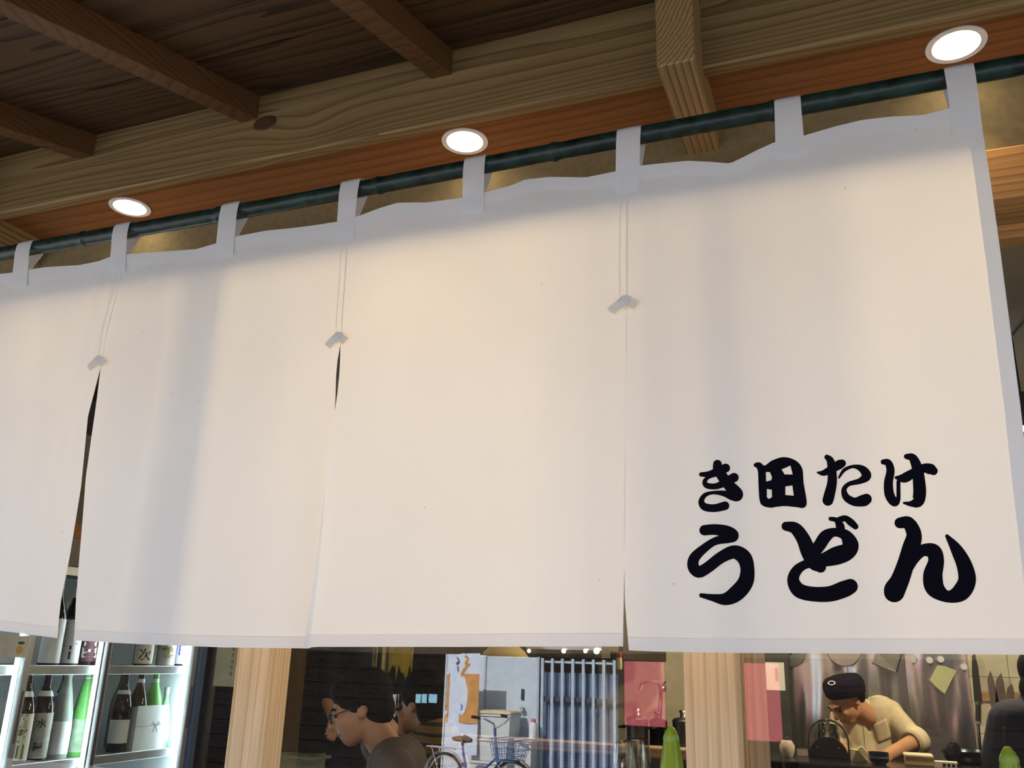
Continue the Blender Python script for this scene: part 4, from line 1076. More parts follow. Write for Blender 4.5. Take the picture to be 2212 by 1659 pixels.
q.build('printed_line', plain('faint_ink', (.36,.32,.2), .8), nt2)
st = MB().tube([(A.x + .07, 3.599, A.z + .09), (A.x + .07, 3.599, 2.95)], .0012, 5).build('string', INKK, nt2)
# ================================================================== kitchen and counters
def P(px, py, Y): return at(px, py, Y)
WCTR = wood('counter_wood', (.55, .36, .17), (.38, .22, .09), 'X', 24); DWOOD = wood('dark_counter_wood', (.07, .04, .022), (.03, .016, .01), 'X', 24)
IRONB = plain('black_enamel', (.010, .010, .011), .25, var=.1); PSTEEL = plain('pot_steel', (.55, .54, .52), .28, 1.0, var=.04)
# bar of pale wood behind the customers
barz = P(1420, 1616, 3.62).z; bx0, bx1 = -1.72, P(1500, 1600, 3.62).x + .06
bar = thing('customer_bar', 'pale wooden bar top between the customers and the kitchen', 'counter', ((bx0+bx1)/2, 3.66, RZ))
MB().box(bx0, bx1, 3.60, 3.73, barz-.035, barz, .004).build('bar_top', WCTR, bar)
MB().box(bx0+.03, bx1-.03, 3.62, 3.71, RZ, barz-.035).build('bar_front', DWOOD, bar)
# low window counter carrying glasses
wcz = 1.365
wc = thing('window_counter', 'dark narrow counter just inside the kitchen window', 'counter', (.2, 2.35, RZ))
MB().box(-.82, 1.6, 2.12, 2.62, wcz-.03, wcz, .004).build('counter_top', DWOOD, wc)
MB().box(-.78, 1.56, 2.2, 2.55, RZ, wcz-.03).build('counter_base', DWOOD, wc)
# service ledge in front of the cook
ldz = P(1850, 1649, 4.4).z
sx_ = P(1650, 1640, 4.4).x
sc = thing('service_ledge', 'black service ledge between the window and the cook', 'counter', ((sx_+2.4)/2, 4.5, RZ))
MB().box(sx_, 2.5, 4.30, 4.62, ldz-.05, ldz, .006).build('ledge_top', IRONB, sc)
MB().box(sx_+.02, 2.5, 4.36, 4.60, RZ, ldz-.05).build('ledge_front', DWOOD, sc)
MB().box(P(1925, 1650, 4.29).x, P(2040, 1650, 4.29).x, 4.285, 4.30, ldz-.02, ldz-.012).build('edge_strip', PSTEEL, sc)
# work table behind it
wtz = 1.22
wt = thing('work_table', 'steel kitchen work table where the cook stands', 'table', (.7, 5.35, RZ))
MB().box(-.22, 2.5, 5.12, 5.74, wtz-.04, wtz, .004).build('table_top', PSTEEL, wt)
for lx in (-.2, .95, 2.42):
    for ly in (5.16, 5.68): MB().box(lx, lx+.04, ly, ly+.04, RZ, wtz-.04).build('leg', PSTEEL, wt)
MB().box(P(1950, 1600, 5.6).x, P(2062, 1600, 5.6).x, 5.60, 5.61, wtz, P(2000, 1590, 5.6).z, .002).build('low_splash_panel', PSTEEL, wt)
# --- stove with stock pots (left of the right post)
svz = P(1400, 1616, 5.1).z
sv = thing('stove', 'dark gas stove under the stock pots', 'stove', (-1.1, 5.35, RZ))
MB().box(P(1338, 1600, 5.0).x, P(1500, 1600, 5.0).x + .1, 4.98, 5.57, RZ, svz-.02, .006).build('body', IRONB, sv)
for gx_ in (1375, 1422, 1468):
    c = P(gx_, 1610, 5.25); q = MB()
    for k in range(5): q.bar((c.x - .13 + .065*k, 5.1, svz-.012), (c.x - .13 + .065*k, 5.42, svz-.012), .012, .016)
    q.build('grate', IRONB, sv)
def pot(px0, px1, ytop, Y, label, mat, zb, lid=True, handle=True):
    a, b = P(px0, ytop, Y), P(px1, ytop, Y); r = (b.x - a.x)/2; h = a.z - zb; c = ((a.x+b.x)/2, Y + r*.2, zb)
    t = thing('stock_pot', label, 'pot', c, group='stock pots on the stove')
    MB().lathe([(0, 0), (r*.97, 0), (r, .01), (r, h), (r*1.03, h+.004), (r*1.03, h+.01), (r*.97, h+.01), (r*.96, .012), (0, .012)], 32, cap=False).build('body', mat, t, True, local=True)
    if lid:
        MB().lathe([(r*1.02, h+.011), (r*.9, h+.02), (r*.3, h+.03), (.02, h+.031), (.016, h+.045), (.024, h+.055), (.02, h+.065), (0, h+.066)], 28, cap=False).build('lid', mat, t, True, local=True)
    if handle:
        for s_ in (-1, 1): MB().tube([(s_*r, -.05, h*.75), (s_*(r+.035), -.045, h*.76), (s_*(r+.035), .045, h*.76), (s_*r, .05, h*.75)], .006, 8).build('handle', IRONB, t, True, local=True)
    return t
pot(1353, 1399, 1556, 5.12, 'shiny steel stock pot left of the tap', PSTEEL, svz)
pot(1402, 1440, 1562, 5.30, 'dark stock pot below the tap', plain('dark_pot', (.05,.05,.05), .3, .9), svz)
pot(1452, 1500, 1560, 5.16, 'steel stock pot half behind the right post', PSTEEL, svz)
# tap
tp0 = P(1425, 1556, 5.62)
tp = thing('kitchen_tap', 'chrome swan-neck tap on the cream kitchen wall', 'tap', (tp0.x, 5.62, tp0.z))
e0, e1, e2 = P(1428, 1490, 5.62), P(1422, 1474, 5.58), P(1386, 1477, 5.40)
MB().tube([tp0, P(1427, 1520, 5.62), e0, P(1426, 1478, 5.60)], .014, 12).build('pillar', CHROME, tp, True)
MB().tube([e0, e1, P(1408, 1473, 5.48), e2, P(1383, 1490, 5.39)], .010, 12).build('spout', CHROME, tp, True)
MB().sphere(P(1431, 1487, 5.60), .026, 14, 10).build('valve', CHROME, tp, True)
MB().tube([P(1431, 1485, 5.6), P(1436, 1474, 5.56)], .008, 8).build('lever', CHROME, tp, True)
MB().lathe([(0, 0), (.05, 0), (.045, .012), (.02, .02), (0, .02)], 20, (tp0.x, 5.62, svz - .02), cap=False).tube([(tp0.x, 5.62, svz - .01), tp0], .012, 10).build('base_pipe', CHROME, tp, True)
# cloth hanging by the wall, hood, lamps under the hood
hoodz = P(1250, 1424, 4.5).z
hd = thing('extractor_hood', 'dark extractor hood with a lit steel strip over the stove', 'hood', (P(1240, 1400, 4.6).x, 4.9, hoodz))
hx0, hx1 = P(1130, 1400, 4.5).x, P(1346, 1400, 4.5).x
MB().box(hx0, hx1, 4.50, 5.6, hoodz, hoodz+.5, .006).build('canopy', plain('hood_brown', (.035,.028,.018), .5), hd)
MB().box(hx0+.02, hx1-.02, 4.490, 4.4995, hoodz+.045, hoodz+.085).build('steel_strip', PSTEEL, hd)
for px, s_ in ((1142, .010), (1217, .012), (1264, .011), (1288, .016)):
    c = P(px, 1406, 4.47)
    MB().sphere((c.x, 4.475, c.z), s_, 12, 8).build('lamp_bulb', emit('hood_bulb', (1, .85, .55), 3.5), hd, True)
for px, y1, lb in ((1309, 1422, 'cream paper tag hanging from the hood edge'), (1329, 1408, 'small pale tag beside the cream one on the hood')):
    c = P(px, y1, 4.46)
    tag(rebase(MB().box(c.x-.022, c.x+.022, 4.458, 4.46, c.z, c.z+.08, .0008).build('paper_tag', plain('tag_cream', (.72,.66,.42), .7))), lb, 'tag', 'tags on the hood')
c = P(1338, 1446, 4.45)
br = thing('hanging_brush', 'small red and cream brush hanging at the hood end', 'brush', (c.x, 4.45, c.z))
MB().lathe([(0,0),(.012,.0),(.015,.02),(.013,.055),(0,.056)], 14, cap=False).build('handle', plain('cream_handle', (.7,.6,.35), .5), br, True, local=True)
MB().lathe([(0,.056),(.013,.056),(.012,.085),(0,.086)], 14, cap=False).build('collar', plain('red_collar', (.4,.03,.02), .5), br, True, local=True)
MB().tube([(0,0,.08),(0,0,2.95-c.z)], .003, 6).build('cord', IRONB, br, True, local=True)
# conical tan lampshade
c = P(1090, 1419, 4.3)
ls = thing('lampshade', 'tan conical lampshade above the mirrored white door', 'lampshade', (c.x, 4.3, c.z))
MB().lathe([(.125, 0), (.10, .03), (.05, .07), (.02, .085), (.018, .084), (.048, .066), (.098, .026), (.122, -.002)], 28, cap=False).build('shade', plain('tan_shade', (.45,.34,.14), .7), ls, True, local=True)
MB().tube([(0,0,.08),(0,0,2.95-c.z)], .004, 6).build('cord', IRONB, ls, True, local=True)
# yellow hanging cloth and paper strips
def hanging(px0, px1, ybot, Y, mat, name, label, ragged=0.0, group=None):
    a, b = P(px0, ybot, Y), P(px1, ybot, Y); zt2 = 2.949; rnd = random.Random(px0)
    jag = [rnd.uniform(-ragged, ragged) for _ in range(13)]
    def fn(u, v):
        zb2 = a.z + (b.z-a.z)*u + interp([(i/12, j) for i, j in enumerate(jag)], u)
        return (a.x + (b.x-a.x)*u, Y + .012*math.sin(u*9+px0), zb2 + (zt2-zb2)*(1-v))
    q = MB().grid(fn, 24, 10)
    o = q.build(name, mat, None, True)
    sm_ = o.modifiers.new('thickness', 'SOLIDIFY'); sm_.thickness = .002
    tag(rebase(o), label, 'hanging', group); return o
YEL = plain('yellow_cloth', (.62,.42,.05), .8, var=.2, scale=9); STRAW = plain('straw_strip', (.45,.40,.20), .8, var=.15)
hanging(836, 890, 1452, 4.2, YEL, 'yellow_cloth', 'ragged bright yellow cloth hanging above the dark-haired customers', .05)
hanging(800, 812, 1470, 4.25, STRAW, 'paper_strip', 'pale paper strip hanging nearest the waiter', .01, 'menu strips')
hanging(817, 829, 1500, 4.3, STRAW, 'paper_strip', 'pale paper strip between the waiter and the yellow cloth', .01, 'menu strips')
# --- right kitchen wall
TILE = plain('pale_tile', (.66,.64,.47), .35, var=.03)
tx0 = sxs[3] + .004
tw = thing('tiled_wall', 'pale tiled wall panel behind the knives', 'wall panel', (tx0 + .5, KY, 1.3))
for i in range(6):
    for j in range(4):
        MB().box(tx0 + i*.2 + .001, tx0 + i*.2 + .199, KY - .006, KY + .02, P(2130, 1462, KY).z - .3*(2-j) + .001, P(2130, 1462, KY).z - .3*(2-j) + .299, .001).build('tile', TILE, tw)
rk = P(2140, 1504, KY-.03)
rack = thing('knife_rack', 'wooden knife rack bar on the tiled wall', 'rack', (rk.x, KY-.02, rk.z))
MB().box(P(2118,1500,KY).x, P(2200,1500,KY).x, KY-.03, KY-.007, P(2140,1515,KY).z, P(2140,1494,KY).z, .003).build('bar', WCTR, rack)
BLADE = plain('blade_steel', (.30,.25,.20), .3, .8)
def knife(tip, base, hend, w, label):
    Yk = KY - .045; t, b, h_ = P(*tip, Yk), P(*base, Yk), P(*hend, Yk)
    d = (b - t).normalized(); s_ = d.cross(Vector((0, 1, 0))).normalized()
    kn = thing('kitchen_knife', label, 'knife', h_, group='knives on the rack')
    pts = [t, t + (b-t)*.25 + s_*w*.62, b + s_*w, b, t + (b-t)*.3 - s_*w*.12]
    MB().prism([p + Vector((0, -.001, 0)) for p in pts], (0, .003, 0)).build('blade', BLADE, kn)
    MB().tube([b + s_*w*.35, h_], .013, 8).build('handle', plain('knife_handle', (.03,.028,.024), .5), kn, True)
    return kn
knife((2139,1448), (2160,1525), (2166,1545), -.045, 'pointed kitchen knife, left of three on the rack')
knife((2163,1453), (2172,1518), (2175,1540), -.05, 'broad kitchen knife, middle of three on the rack')
knife((2186,1477), (2190,1515), (2194,1535), -.04, 'short kitchen knife, right of three on the rack')
k2 = thing('long_knife', 'long dark sheathed knife hanging beside the steel panel', 'knife', P(2112, 1558, KY-.04))
pa = [P(2100,1416,KY-.04), P(2106,1412,KY-.04), P(2113,1440,KY-.04), P(2122,1514,KY-.04), P(2105,1516,KY-.04), P(2100,1450,KY-.04)]
MB().prism(pa, (0, .012, 0)).build('sheath', plain('black_sheath', (.022,.021,.018), .5), k2)
MB().tube([P(2113,1514,KY-.035), P(2115,1524,KY-.035)], .009, 8).build('ferrule', BLADE, k2, True); MB().tube([P(2113,1522,KY-.035), P(2113,1558,KY-.035)], .014, 8).build('handle', MATS['knife_handle'], k2, True)
# magnet hooks and note
HOOKW = plain('hook_white', (.72,.78,.80), .35)
for px, py, lb in ((1972,1425,'leftmost round white magnet hook on the steel wall'), (2008,1426,'second round white magnet hook from the left'), (2032,1424,'round white magnet hook holding the green note'), (2082,1440,'lowest round white magnet hook, near the knives')):
    c = P(px, py, KY - .03); t = thing('magnet_hook', lb, 'hook', (c.x, KY - .025, c.z), group='magnet hooks')
    MB().lathe([(0,0),(.018,0),(.018,.008),(.013,.012),(0,.012)], 20, (0, -.012, 0), 'Y', False).build('disc', HOOKW, t, True, local=True)
    MB().tube([(0,-.012,-.016),(0,-.013,-.026),(0,-.024,-.028),(0,-.026,-.02)], .0025, 6).build('hook', CHROME, t, True, local=True)
pn = [P(2025,1437,KY-.05), P(2042,1439,KY-.05), P(2067,1449,KY-.05), P(2054,1472,KY-.05), P(2041,1499,KY-.05), P(2022,1484,KY-.05), P(2008,1469,KY-.05)]
nt3 = MB().prism(pn, (0, .0015, 0)).build('green_note', plain('note_green', (.58,.62,.34), .8, var=.03)); tag(nt3, 'pale green square note hanging askew from a magnet hook', 'note')
# hanging lids, tray and paper
def lid(px, py, r_px, Y, label, mat):
    c = P(px, py, Y); r = (P(px+r_px, py, Y) - P(px-r_px, py, Y)).length/2
    t = thing('pan_lid', label, 'lid', (c.x, Y, c.z), group='lids on the kitchen wall')
    MB().lathe([(0,0),(r*.97,0),(r,.006),(r*.9,.012),(r*.6,.025),(r*.15,.035),(0,.035)], 36, (0,-.035,0), 'Y', False).build('dome', mat, t, True, local=True)
    MB().lathe([(0,0),(.012,0),(.012,.014),(.02,.022),(0,.026)], 14, (0,-.06,0), 'Y', False).build('knob', IRONB, t, True, local=True)
lid(1706, 1408, 33, KY-.03, 'round grey lid hanging left of the cook', plain('grey_lid', (.30,.34,.33), .35, .6))
lid(1822, 1402, 38, KY-.03, 'round steel lid hanging above the cook', PSTEEL)
pa = [P(1892,1405,KY-.1), P(1950,1405,KY-.1), P(1936,1453,KY-.06), P(1885,1433,KY-.06)]
tr = thing('steel_tray', 'steel tray hanging askew on the splashback', 'tray', P(1915, 1450, KY-.06))
MB().prism(pa, (0, .02, 0)).tube([P(1915,1420,KY-.07), (P(1915,1420,KY-.07).x, KY-.001, P(1915,1420,KY-.07).z)], .006, 8).build('pan', plain('tray_steel', (.55,.56,.52), .35, .7), tr)
MB().tube([P(1884,1432,KY-.08), P(1936,1452,KY-.08)], .006, 8).tube([P(1950,1404,KY-.11), P(1936,1452,KY-.08)], .006, 8).build('rim', CHROME, tr, True)
a, b = P(1648,1430,5.5), P(1697,1492,5.5)
pp = MB().box(a.x, b.x, 5.498, 5.5, b.z, a.z, .0006).build('white_paper', plain('paper_white', (.74,.72,.68), .8, var=.03)); tag(pp, 'white paper sheet pinned left of the steel wall', 'paper')
MB().box((a.x*.45+b.x*.55), (a.x*.3+b.x*.7), 5.4972, 5.498, b.z+.05, a.z-.03).build('faint_print', plain('rosy_print', (.62,.42,.36), .8), pp)
struct(MB().box(a.x-.12, a.x+.001, 5.45, 5.8, RZ, 2.95).box(a.x, b.x+.02, 5.501, 5.8, RZ, 2.95).build('wall_pier', BLK), 'dark pier left of the splashback')
# --- things on the ledge
c = P(1791, 1643, 4.42)
dv = thing('drum_grater', 'black domed machine with chrome drum and wire guard on the ledge', 'machine', (c.x, 4.44, ldz))
q = MB(); n = 20; R_ = .082
arc = [(R_*math.cos(PI*k/n), 0, .02 + R_*.95*math.sin(PI*k/n)) for k in range(n+1)]
q.prism([(R_, -.02, 0)] + [(x, -.02, z) for x, y, z in arc] + [(-R_, -.02, 0)], (0, .05, 0)); q.build('housing', IRONB, dv, local=True)
MB().lathe([(0,-.0),(.048,0),(.05,.004),(.05,.075),(.046,.078),(.046,.11),(.02,.115),(0,.115)], 28, (0,.085,.035), cap=False, M=Matrix.Rotation(math.radians(-14), 3, 'X')).build('drum', plain('drum_chrome', (.35,.42,.42), .12, 1.0), dv, True, local=True)
MB().tube([(-.086,.03,.0),(-.086,.03,.08)] + [(.086*math.cos(a), .03, .085+.085*math.sin(a)) for a in [PI - PI*k/14 for k in range(15)]] + [(.086,.03,.08),(.086,.03,.0)], .005, 8).build('wire_guard', CHROME, dv, True, local=True)
for s_ in (-.045, .045): MB().sphere((s_, -.022, .055), .005, 8, 6).build('screw', CHROME, dv, True, local=True)
c = P(1850, 1640, 4.48)
fc2 = thing('folded_cloth', 'cream folded dishcloth on the ledge beside the machine', 'cloth', (c.x + .012, 4.49, ldz))
CRM = plain('cream_cloth', (.66,.58,.34), .9, var=.06)
MB().prism([(-.06,0,.0),(-.03,0,.05),(.0,0,.045),(.035,0,.0)], (0,.06,0)).build('fold', CRM, fc2, local=True); MB().prism([(-.005,-.02,.055),(.015,-.02,.065),(.062,-.02,.012),(.045,-.02,.0)], (0,.05,0)).build('fold', CRM, fc2, local=True)
c = P(1899, 1640, 4.42); r = (P(1921,1640,4.42).x - P(1877,1640,4.42).x)/2
bw = thing('blue_bowl', 'dark blue ribbed bowl below the cook\'s hand', 'bowl', (c.x, 4.42, ldz))
MB().lathe([(0,0),(r*.6,0),(r*.95,.015),(r,.05),(r*.96,.05),(r*.9,.018),(0,.01)], 28, cap=False).build('bowl', plain('bowl_blue', (.02,.03,.055), .3), bw, True, local=True)
MB().lathe([(r*1.005,.026),(r*1.012,.03),(r*1.005,.034)], 28, cap=False).build('band', plain('bowl_band', (.10,.13,.15), .4), bw, True, local=True)
a, b = P(1953,1626,4.52), P(2014,1645,4.52)
tb = thing('cream_box', 'cream lidded food box on the ledge right of the hand', 'box', ((a.x+b.x)/2, 4.52, ldz))
MB().box(a.x, b.x, 4.47, 4.57, ldz, a.z-.012, .003).build('box_body', plain('box_tan', (.52,.38,.17), .6), tb); MB().box(a.x-.004, b.x+.004, 4.466, 4.574, a.z-.012, a.z, .003).build('box_lid', plain('box_cream', (.70,.62,.40), .6), tb)
a, b = P(2018,1640,4.44), P(2068,1648,4.44)
cp = thing('switch_strip', 'cream strip with small black buttons on the ledge', 'switch', ((a.x+b.x)/2, 4.44, ldz))
MB().box(a.x, b.x, 4.42, 4.46, ldz, ldz+.028, .002).build('strip', plain('strip_cream', (.72,.68,.52), .5), cp)
for k in range(4): MB().box(a.x+.03+k*.018, a.x+.041+k*.018, 4.416, 4.42, ldz+.009, ldz+.02).build('button', IRONB, cp)
# wok and small pans at the right
c = P(2088, 1632, 4.75)
wk = thing('wok', 'dark wok with slanting handle at the right of the ledge', 'pan', (c.x, 4.78, c.z-.05))
MB().lathe([(0,0),(.05,.0),(.09,.03),(.105,.07),(.102,.07),(.085,.034),(.04,.008),(0,.008)], 28, cap=False).build('bowl', plain('wok_iron', (.03,.045,.05), .25, .6), wk, True, local=True)
MB().tube([(.09,0,.055),(.16,-.03,.10),(.235,-.05,.145)], [.014,.012,.013], 10).build('handle', IRONB, wk, True, local=True)
wkb = thing('burner_stand', 'low black burner under the wok', 'burner', (c.x, 4.78, RZ))
MB().box(c.x-.14, c.x+.2, 4.66, 4.9, RZ, c.z-.052, .004).build('body', IRONB, wkb)
c = P(2062, 1630, 4.62)
sp = thing('spatula', 'dark upright spatula leaning in front of the wok', 'spatula', (c.x, 4.635, ldz-.02))
MB().sphere((0,0,.075), (.03,.006,.042), 14, 8).build('blade', IRONB, sp, True, local=True); MB().tube([(0,0,.05),(.01,0,0.021)], .006, 8).build('handle', IRONB, sp, True, local=True)
c = P(2120, 1580, 5.5)
ld_ = thing('ladle', 'long dark ladle standing against the tiled wall', 'ladle', (P(2116,1625,5.45).x, 5.45, wtz))
MB().tube([P(2113,1565,5.5), P(2118,1625,5.45), (P(2119,1640,5.45).x, 5.45, wtz+.03)], .008, 8).sphere((P(2119,1640,5.45).x, 5.44, wtz+.035), (.03,.03,.02), 12, 8).build('ladle_body', IRONB, ld_, True)
c = P(1725, 1620, 5.2)
pl = thing('side_plate', 'greenish plate with food on the back table left of the machine', 'plate', (c.x, 5.3, wtz))
MB().lathe([(0,.06),(.05,.06),(.1,.085),(.13,.1),(.128,.104),(.09,.09),(.045,.068),(0,.068)], 28, cap=False).build('plate', plain('plate_green', (.16,.17,.08), .4), pl, True, local=True); MB().lathe([(0,0),(.06,0),(.05,.06),(0,.06)], 20, cap=False).build('foot', IRONB, pl, True, local=True)
MB().sphere((0,-.02,.1), (.05,.04,.03), 12, 8).build('food', plain('food_tan', (.40,.32,.14), .8), pl, True, local=True)
c = P(1704, 1612, 4.6)
jr = thing('sugar_jar', 'small cream round jar at the left end of the ledge', 'jar', (c.x, 4.5, ldz))
MB().lathe([(0,0),(.026,0),(.034,.02),(.034,.05),(.022,.07),(.0,.072)], 20, cap=False).build('jar', plain('jar_cream', (.66,.58,.45), .4), jr, True, local=True); MB().sphere((0,0,.078), .009, 10, 8).build('lid_knob', plain('jar_lid', (.05,.04,.03), .4), jr, True, local=True)
# --- glasses and green bottles on the window counter
TUMB = pane_mat('tumbler_glass', .22, (.72,.72,.66))
def tumbler(x, y, z, label):
    t = thing('glass_tumbler', label, 'glass', (x, y, z), group='stacked glasses on the window counter')
    MB().lathe([(.036,0),(.0365,.003),(.031,.075),(.029,.08),(0,.08)], 22, cap=False).build('wall', TUMB, t, True, local=True)
    MB().lathe([(.0345,0),(.036,.004),(.0372,.002),(.036,-.0)], 22, cap=False).build('rim', CHROME, t, True, local=True)
for i, (px, n) in enumerate(((1326, 2), (1352, 3), (1378, 3))):
    gy_ = 2.24 + .11*i; c = P(px, 1640, gy_)
    for k in range(n):
        tumbler(c.x, gy_, wcz + k*.081, ['upturned glass in the %s stack, %s' % (('left', 'middle', 'right')[i], ('at the bottom', 'second up', 'on top')[k])][0])
def green_bottle(px, ytop, Y, label):
    top = P(px, ytop, Y); h = top.z - wcz; t = thing('green_bottle', label, 'bottle', (top.x, Y, wcz), group='green bottles on the window counter')
    MB().lathe([(0,0),(.036,0),(.038,.01),(.036,h*.4),(.028,h*.7),(.018,h*.92),(.015,h-.012),(.006,h),(0,h)], 24, cap=False).build('glass', plain('lime_glass', (.32,.50,.04), .2, var=.06), t, True, local=True)
    MB().lathe([(.0385,h*.15),(.0385,h*.38)], 24, cap=False).build('band', plain('yellow_band', (.62,.55,.05), .5), t, True, local=True)
    MB().sphere((0,0,h*.9), (.0205,.0205,.02), 14, 8).build('stopper', plain('lime_cap', (.35,.60,.12), .3), t, True, local=True)
green_bottle(1449, 1570, 2.3, 'lime green tapered bottle in front of the stock pots')
green_bottle(2176, 1613, 2.3, 'lime green bottle at the lower right before the dark-clad person')
c = P(650, 1628, 2.5)
cu = thing('ribbed_cushion', 'olive green ribbed cushion at the lower left of the customers\' window', 'cushion', (c.x, 2.5, RZ))
def cush(u, v):
    a = 2*PI*u; w = 0.088; x = (c.x + (w*(abs(math.cos(a))**.5)*(1 if math.cos(a) > 0 else -1))*(1 + .12*(1-v))); y = 2.5 + .05*(abs(math.sin(a))**.6)*(1 if math.sin(a) > 0 else -1)*math.sin(PI*min(1, max(.08, 1-v)) * .5 + .02)
    return (x, y + .002*math.sin(v*110), c.z - .34*(1-v) + .008*math.cos(a)*v)
MB().grid(cush, 40, 60).build('cover', plain('olive_knit', (.15,.15,.08), .9, var=.08), cu, True, merge=True)
MB().box(c.x-.085, c.x+.085, 2.455, 2.545, c.z-.012, c.z-.003, .003).build('top_seam', MATS['olive_knit'], cu)
q = MB().box(c.x-.12, c.x+.12, 2.38, 2.62, c.z-.37, c.z-.342, .006).build('seat_board', DWOOD, cu)
for sx2 in (-1, 1):
    for sy2 in (-1, 1): MB().bar((c.x+sx2*.1, 2.5+sy2*.1, c.z-.37), (c.x+sx2*.11, 2.5+sy2*.11, RZ), .03, .03).build('stool_leg', DWOOD, cu)
# ================================================================== people
def capsule(q, p0, r0, p1, r1, seg=14):
    p0, p1 = Vector(p0), Vector(p1); d = p1 - p0; L_ = d.length
    if L_ < 1e-6: q.sphere(p0, r0, seg, 10); return
    prof = [(r0*math.sin(a), -r0*math.cos(a)) for a in [PI/2*k/5 for k in range(5)]] + [(r0, 0), (r1, L_)] + [(r1*math.cos(a), L_ + r1*math.sin(a)) for a in [PI/2*k/5 for k in range(1, 6)]]
    prof[0] = (1e-4, -r0); prof[-1] = (1e-4, L_ + r1)
    q.lathe(prof, seg, p0, 'Z', True, d.to_track_quat('Z', 'Y').to_matrix())
def fuse(q, name, mat, parent, voxel=.007, smooth=3):
    """one continuous skin over overlapping volumes"""
    o = q.build(name, mat, parent)
    md = o.modifiers.new('fuse', 'REMESH'); md.mode = 'VOXEL'; md.voxel_size = voxel; md.use_smooth_shade = True
    ms = o.modifiers.new('soften', 'SMOOTH'); ms.factor = .5; ms.iterations = smooth
    me = bpy.data.meshes.new_from_object(o.evaluated_get(bpy.context.evaluated_depsgraph_get()))
    old = o.data; o.modifiers.clear(); o.data = me; bpy.data.meshes.remove(old)
    for p in me.polygons: p.use_smooth = True
    return o
SKIN = plain('skin', (.50,.26,.14), .55, var=.04); HAIR = plain('black_hair', (.006,.0055,.006), .8, var=.3, scale=60, bump=.4, spec=.12); LIP = plain('lip', (.30,.11,.08), .5); EYEM = plain('eye_dark', (.015,.01,.008), .3)
def head_frame(c, face, up=(0, 0, 1)):
    f = Vector(face).normalized(); u = Vector(up); u = (u - f*u.dot(f)).normalized(); r = f.cross(u)
    M = Matrix((r, f, u)).transposed(); return M, Vector(c)          # columns: right, forward, up
def head_parts(q, M, c, k=1.0):
    T = lambda p: c + M @ (Vector(p)*k)
    def E(p, r): q.sphere(T(p), tuple(x*k for x in r), 18, 12, M)
    E((0,-.012,.035), (.075,.095,.088)); E((0,.03,-.02), (.064,.066,.075)); E((0,.052,-.072), (.040,.038,.034)); E((0,.02,-.05), (.056,.058,.05))
    E((0,.078,.022), (.05,.018,.014)); capsule(q, T((0,.088,.012)), .010*k, T((0,.108,-.022)), .0145*k); E((.012,.098,-.027), (.009,.009,.008)); E((-.012,.098,-.027), (.009,.009,.008))
    E((0,.088,-.052), (.022,.009,.007)); E((0,.086,-.063), (.020,.009,.007))
    for s_ in (-1, 1):
        E((s_*.074,-.008,-.008), (.010,.020,.030)); E((s_*.034,.07,-.02), (.024,.02,.022))
    capsule(q, T((0,-.02,-.05)), .052*k, T((0,-.045,-.14)), .056*k)
def face_bits(M, c, par, k=1.0, glasses=False):
    T = lambda p: c + M @ (Vector(p)*k)
    for s_ in (-1, 1):
        MB().sphere(T((s_*.031,.0845,.004)), (.013*k,.006*k,.006*k), 12, 8, M).build('eye', EYEM, par, True)
        MB().tube([T((s_*.015,.093,.024)), T((s_*.034,.090,.029)), T((s_*.052,.078,.022))], .004*k, 6).build('eyebrow', HAIR, par, True)
    MB().tube([T((-.022,.090,-.057)), T((0,.0965,-.058)), T((.022,.090,-.057))], .0035*k, 6).build('mouth', LIP, par, True)
def hand(q, wrist, palm_dir, normal, side, k=1.0, curl=.6):
    """palm and five bent fingers; side +1 puts the thumb on the left of palm_dir x normal"""
    d = Vector(palm_dir).normalized(); n = Vector(normal); n = (n - d*n.dot(d)).normalized(); s_ = d.cross(n)*side; w = Vector(wrist)
    for o_ in (-.028, -.009, .009, .028): capsule(q, w + s_*o_*.7*k, .016*k, w + d*.085*k + s_*o_*k, .0125*k)
    for i, (o_, L_) in enumerate(((-.031,.062),(-.010,.078),(.011,.084),(.031,.075))):
        p = w + d*.088*k + s_*o_*k; a = 0.0; rr = .0095
        for seg_, fr in ((.45, .5), (.32, 1.0), (.23, 1.5)):
            a = curl*fr; dirv = d*math.cos(a) - n*math.sin(a); p2 = p + dirv*L_*seg_*k
            capsule(q, p, rr*k, p2, rr*.88*k); p = p2; rr *= .9
    p = w + d*.025*k + s_*.032*k; t1 = p + (d*.6 + s_*.75 - n*.25).normalized()*.045*k; t2 = t1 + (d*.9 + s_*.25 - n*.35).normalized()*.032*k
    capsule(q, p, .014*k, t1, .011*k); capsule(q, t1, .011*k, t2, .009*k)
def limb(q, pts, radii):
    for a, b, ra, rb in zip(pts, pts[1:], radii, radii[1:]): capsule(q, a, ra, b, rb)
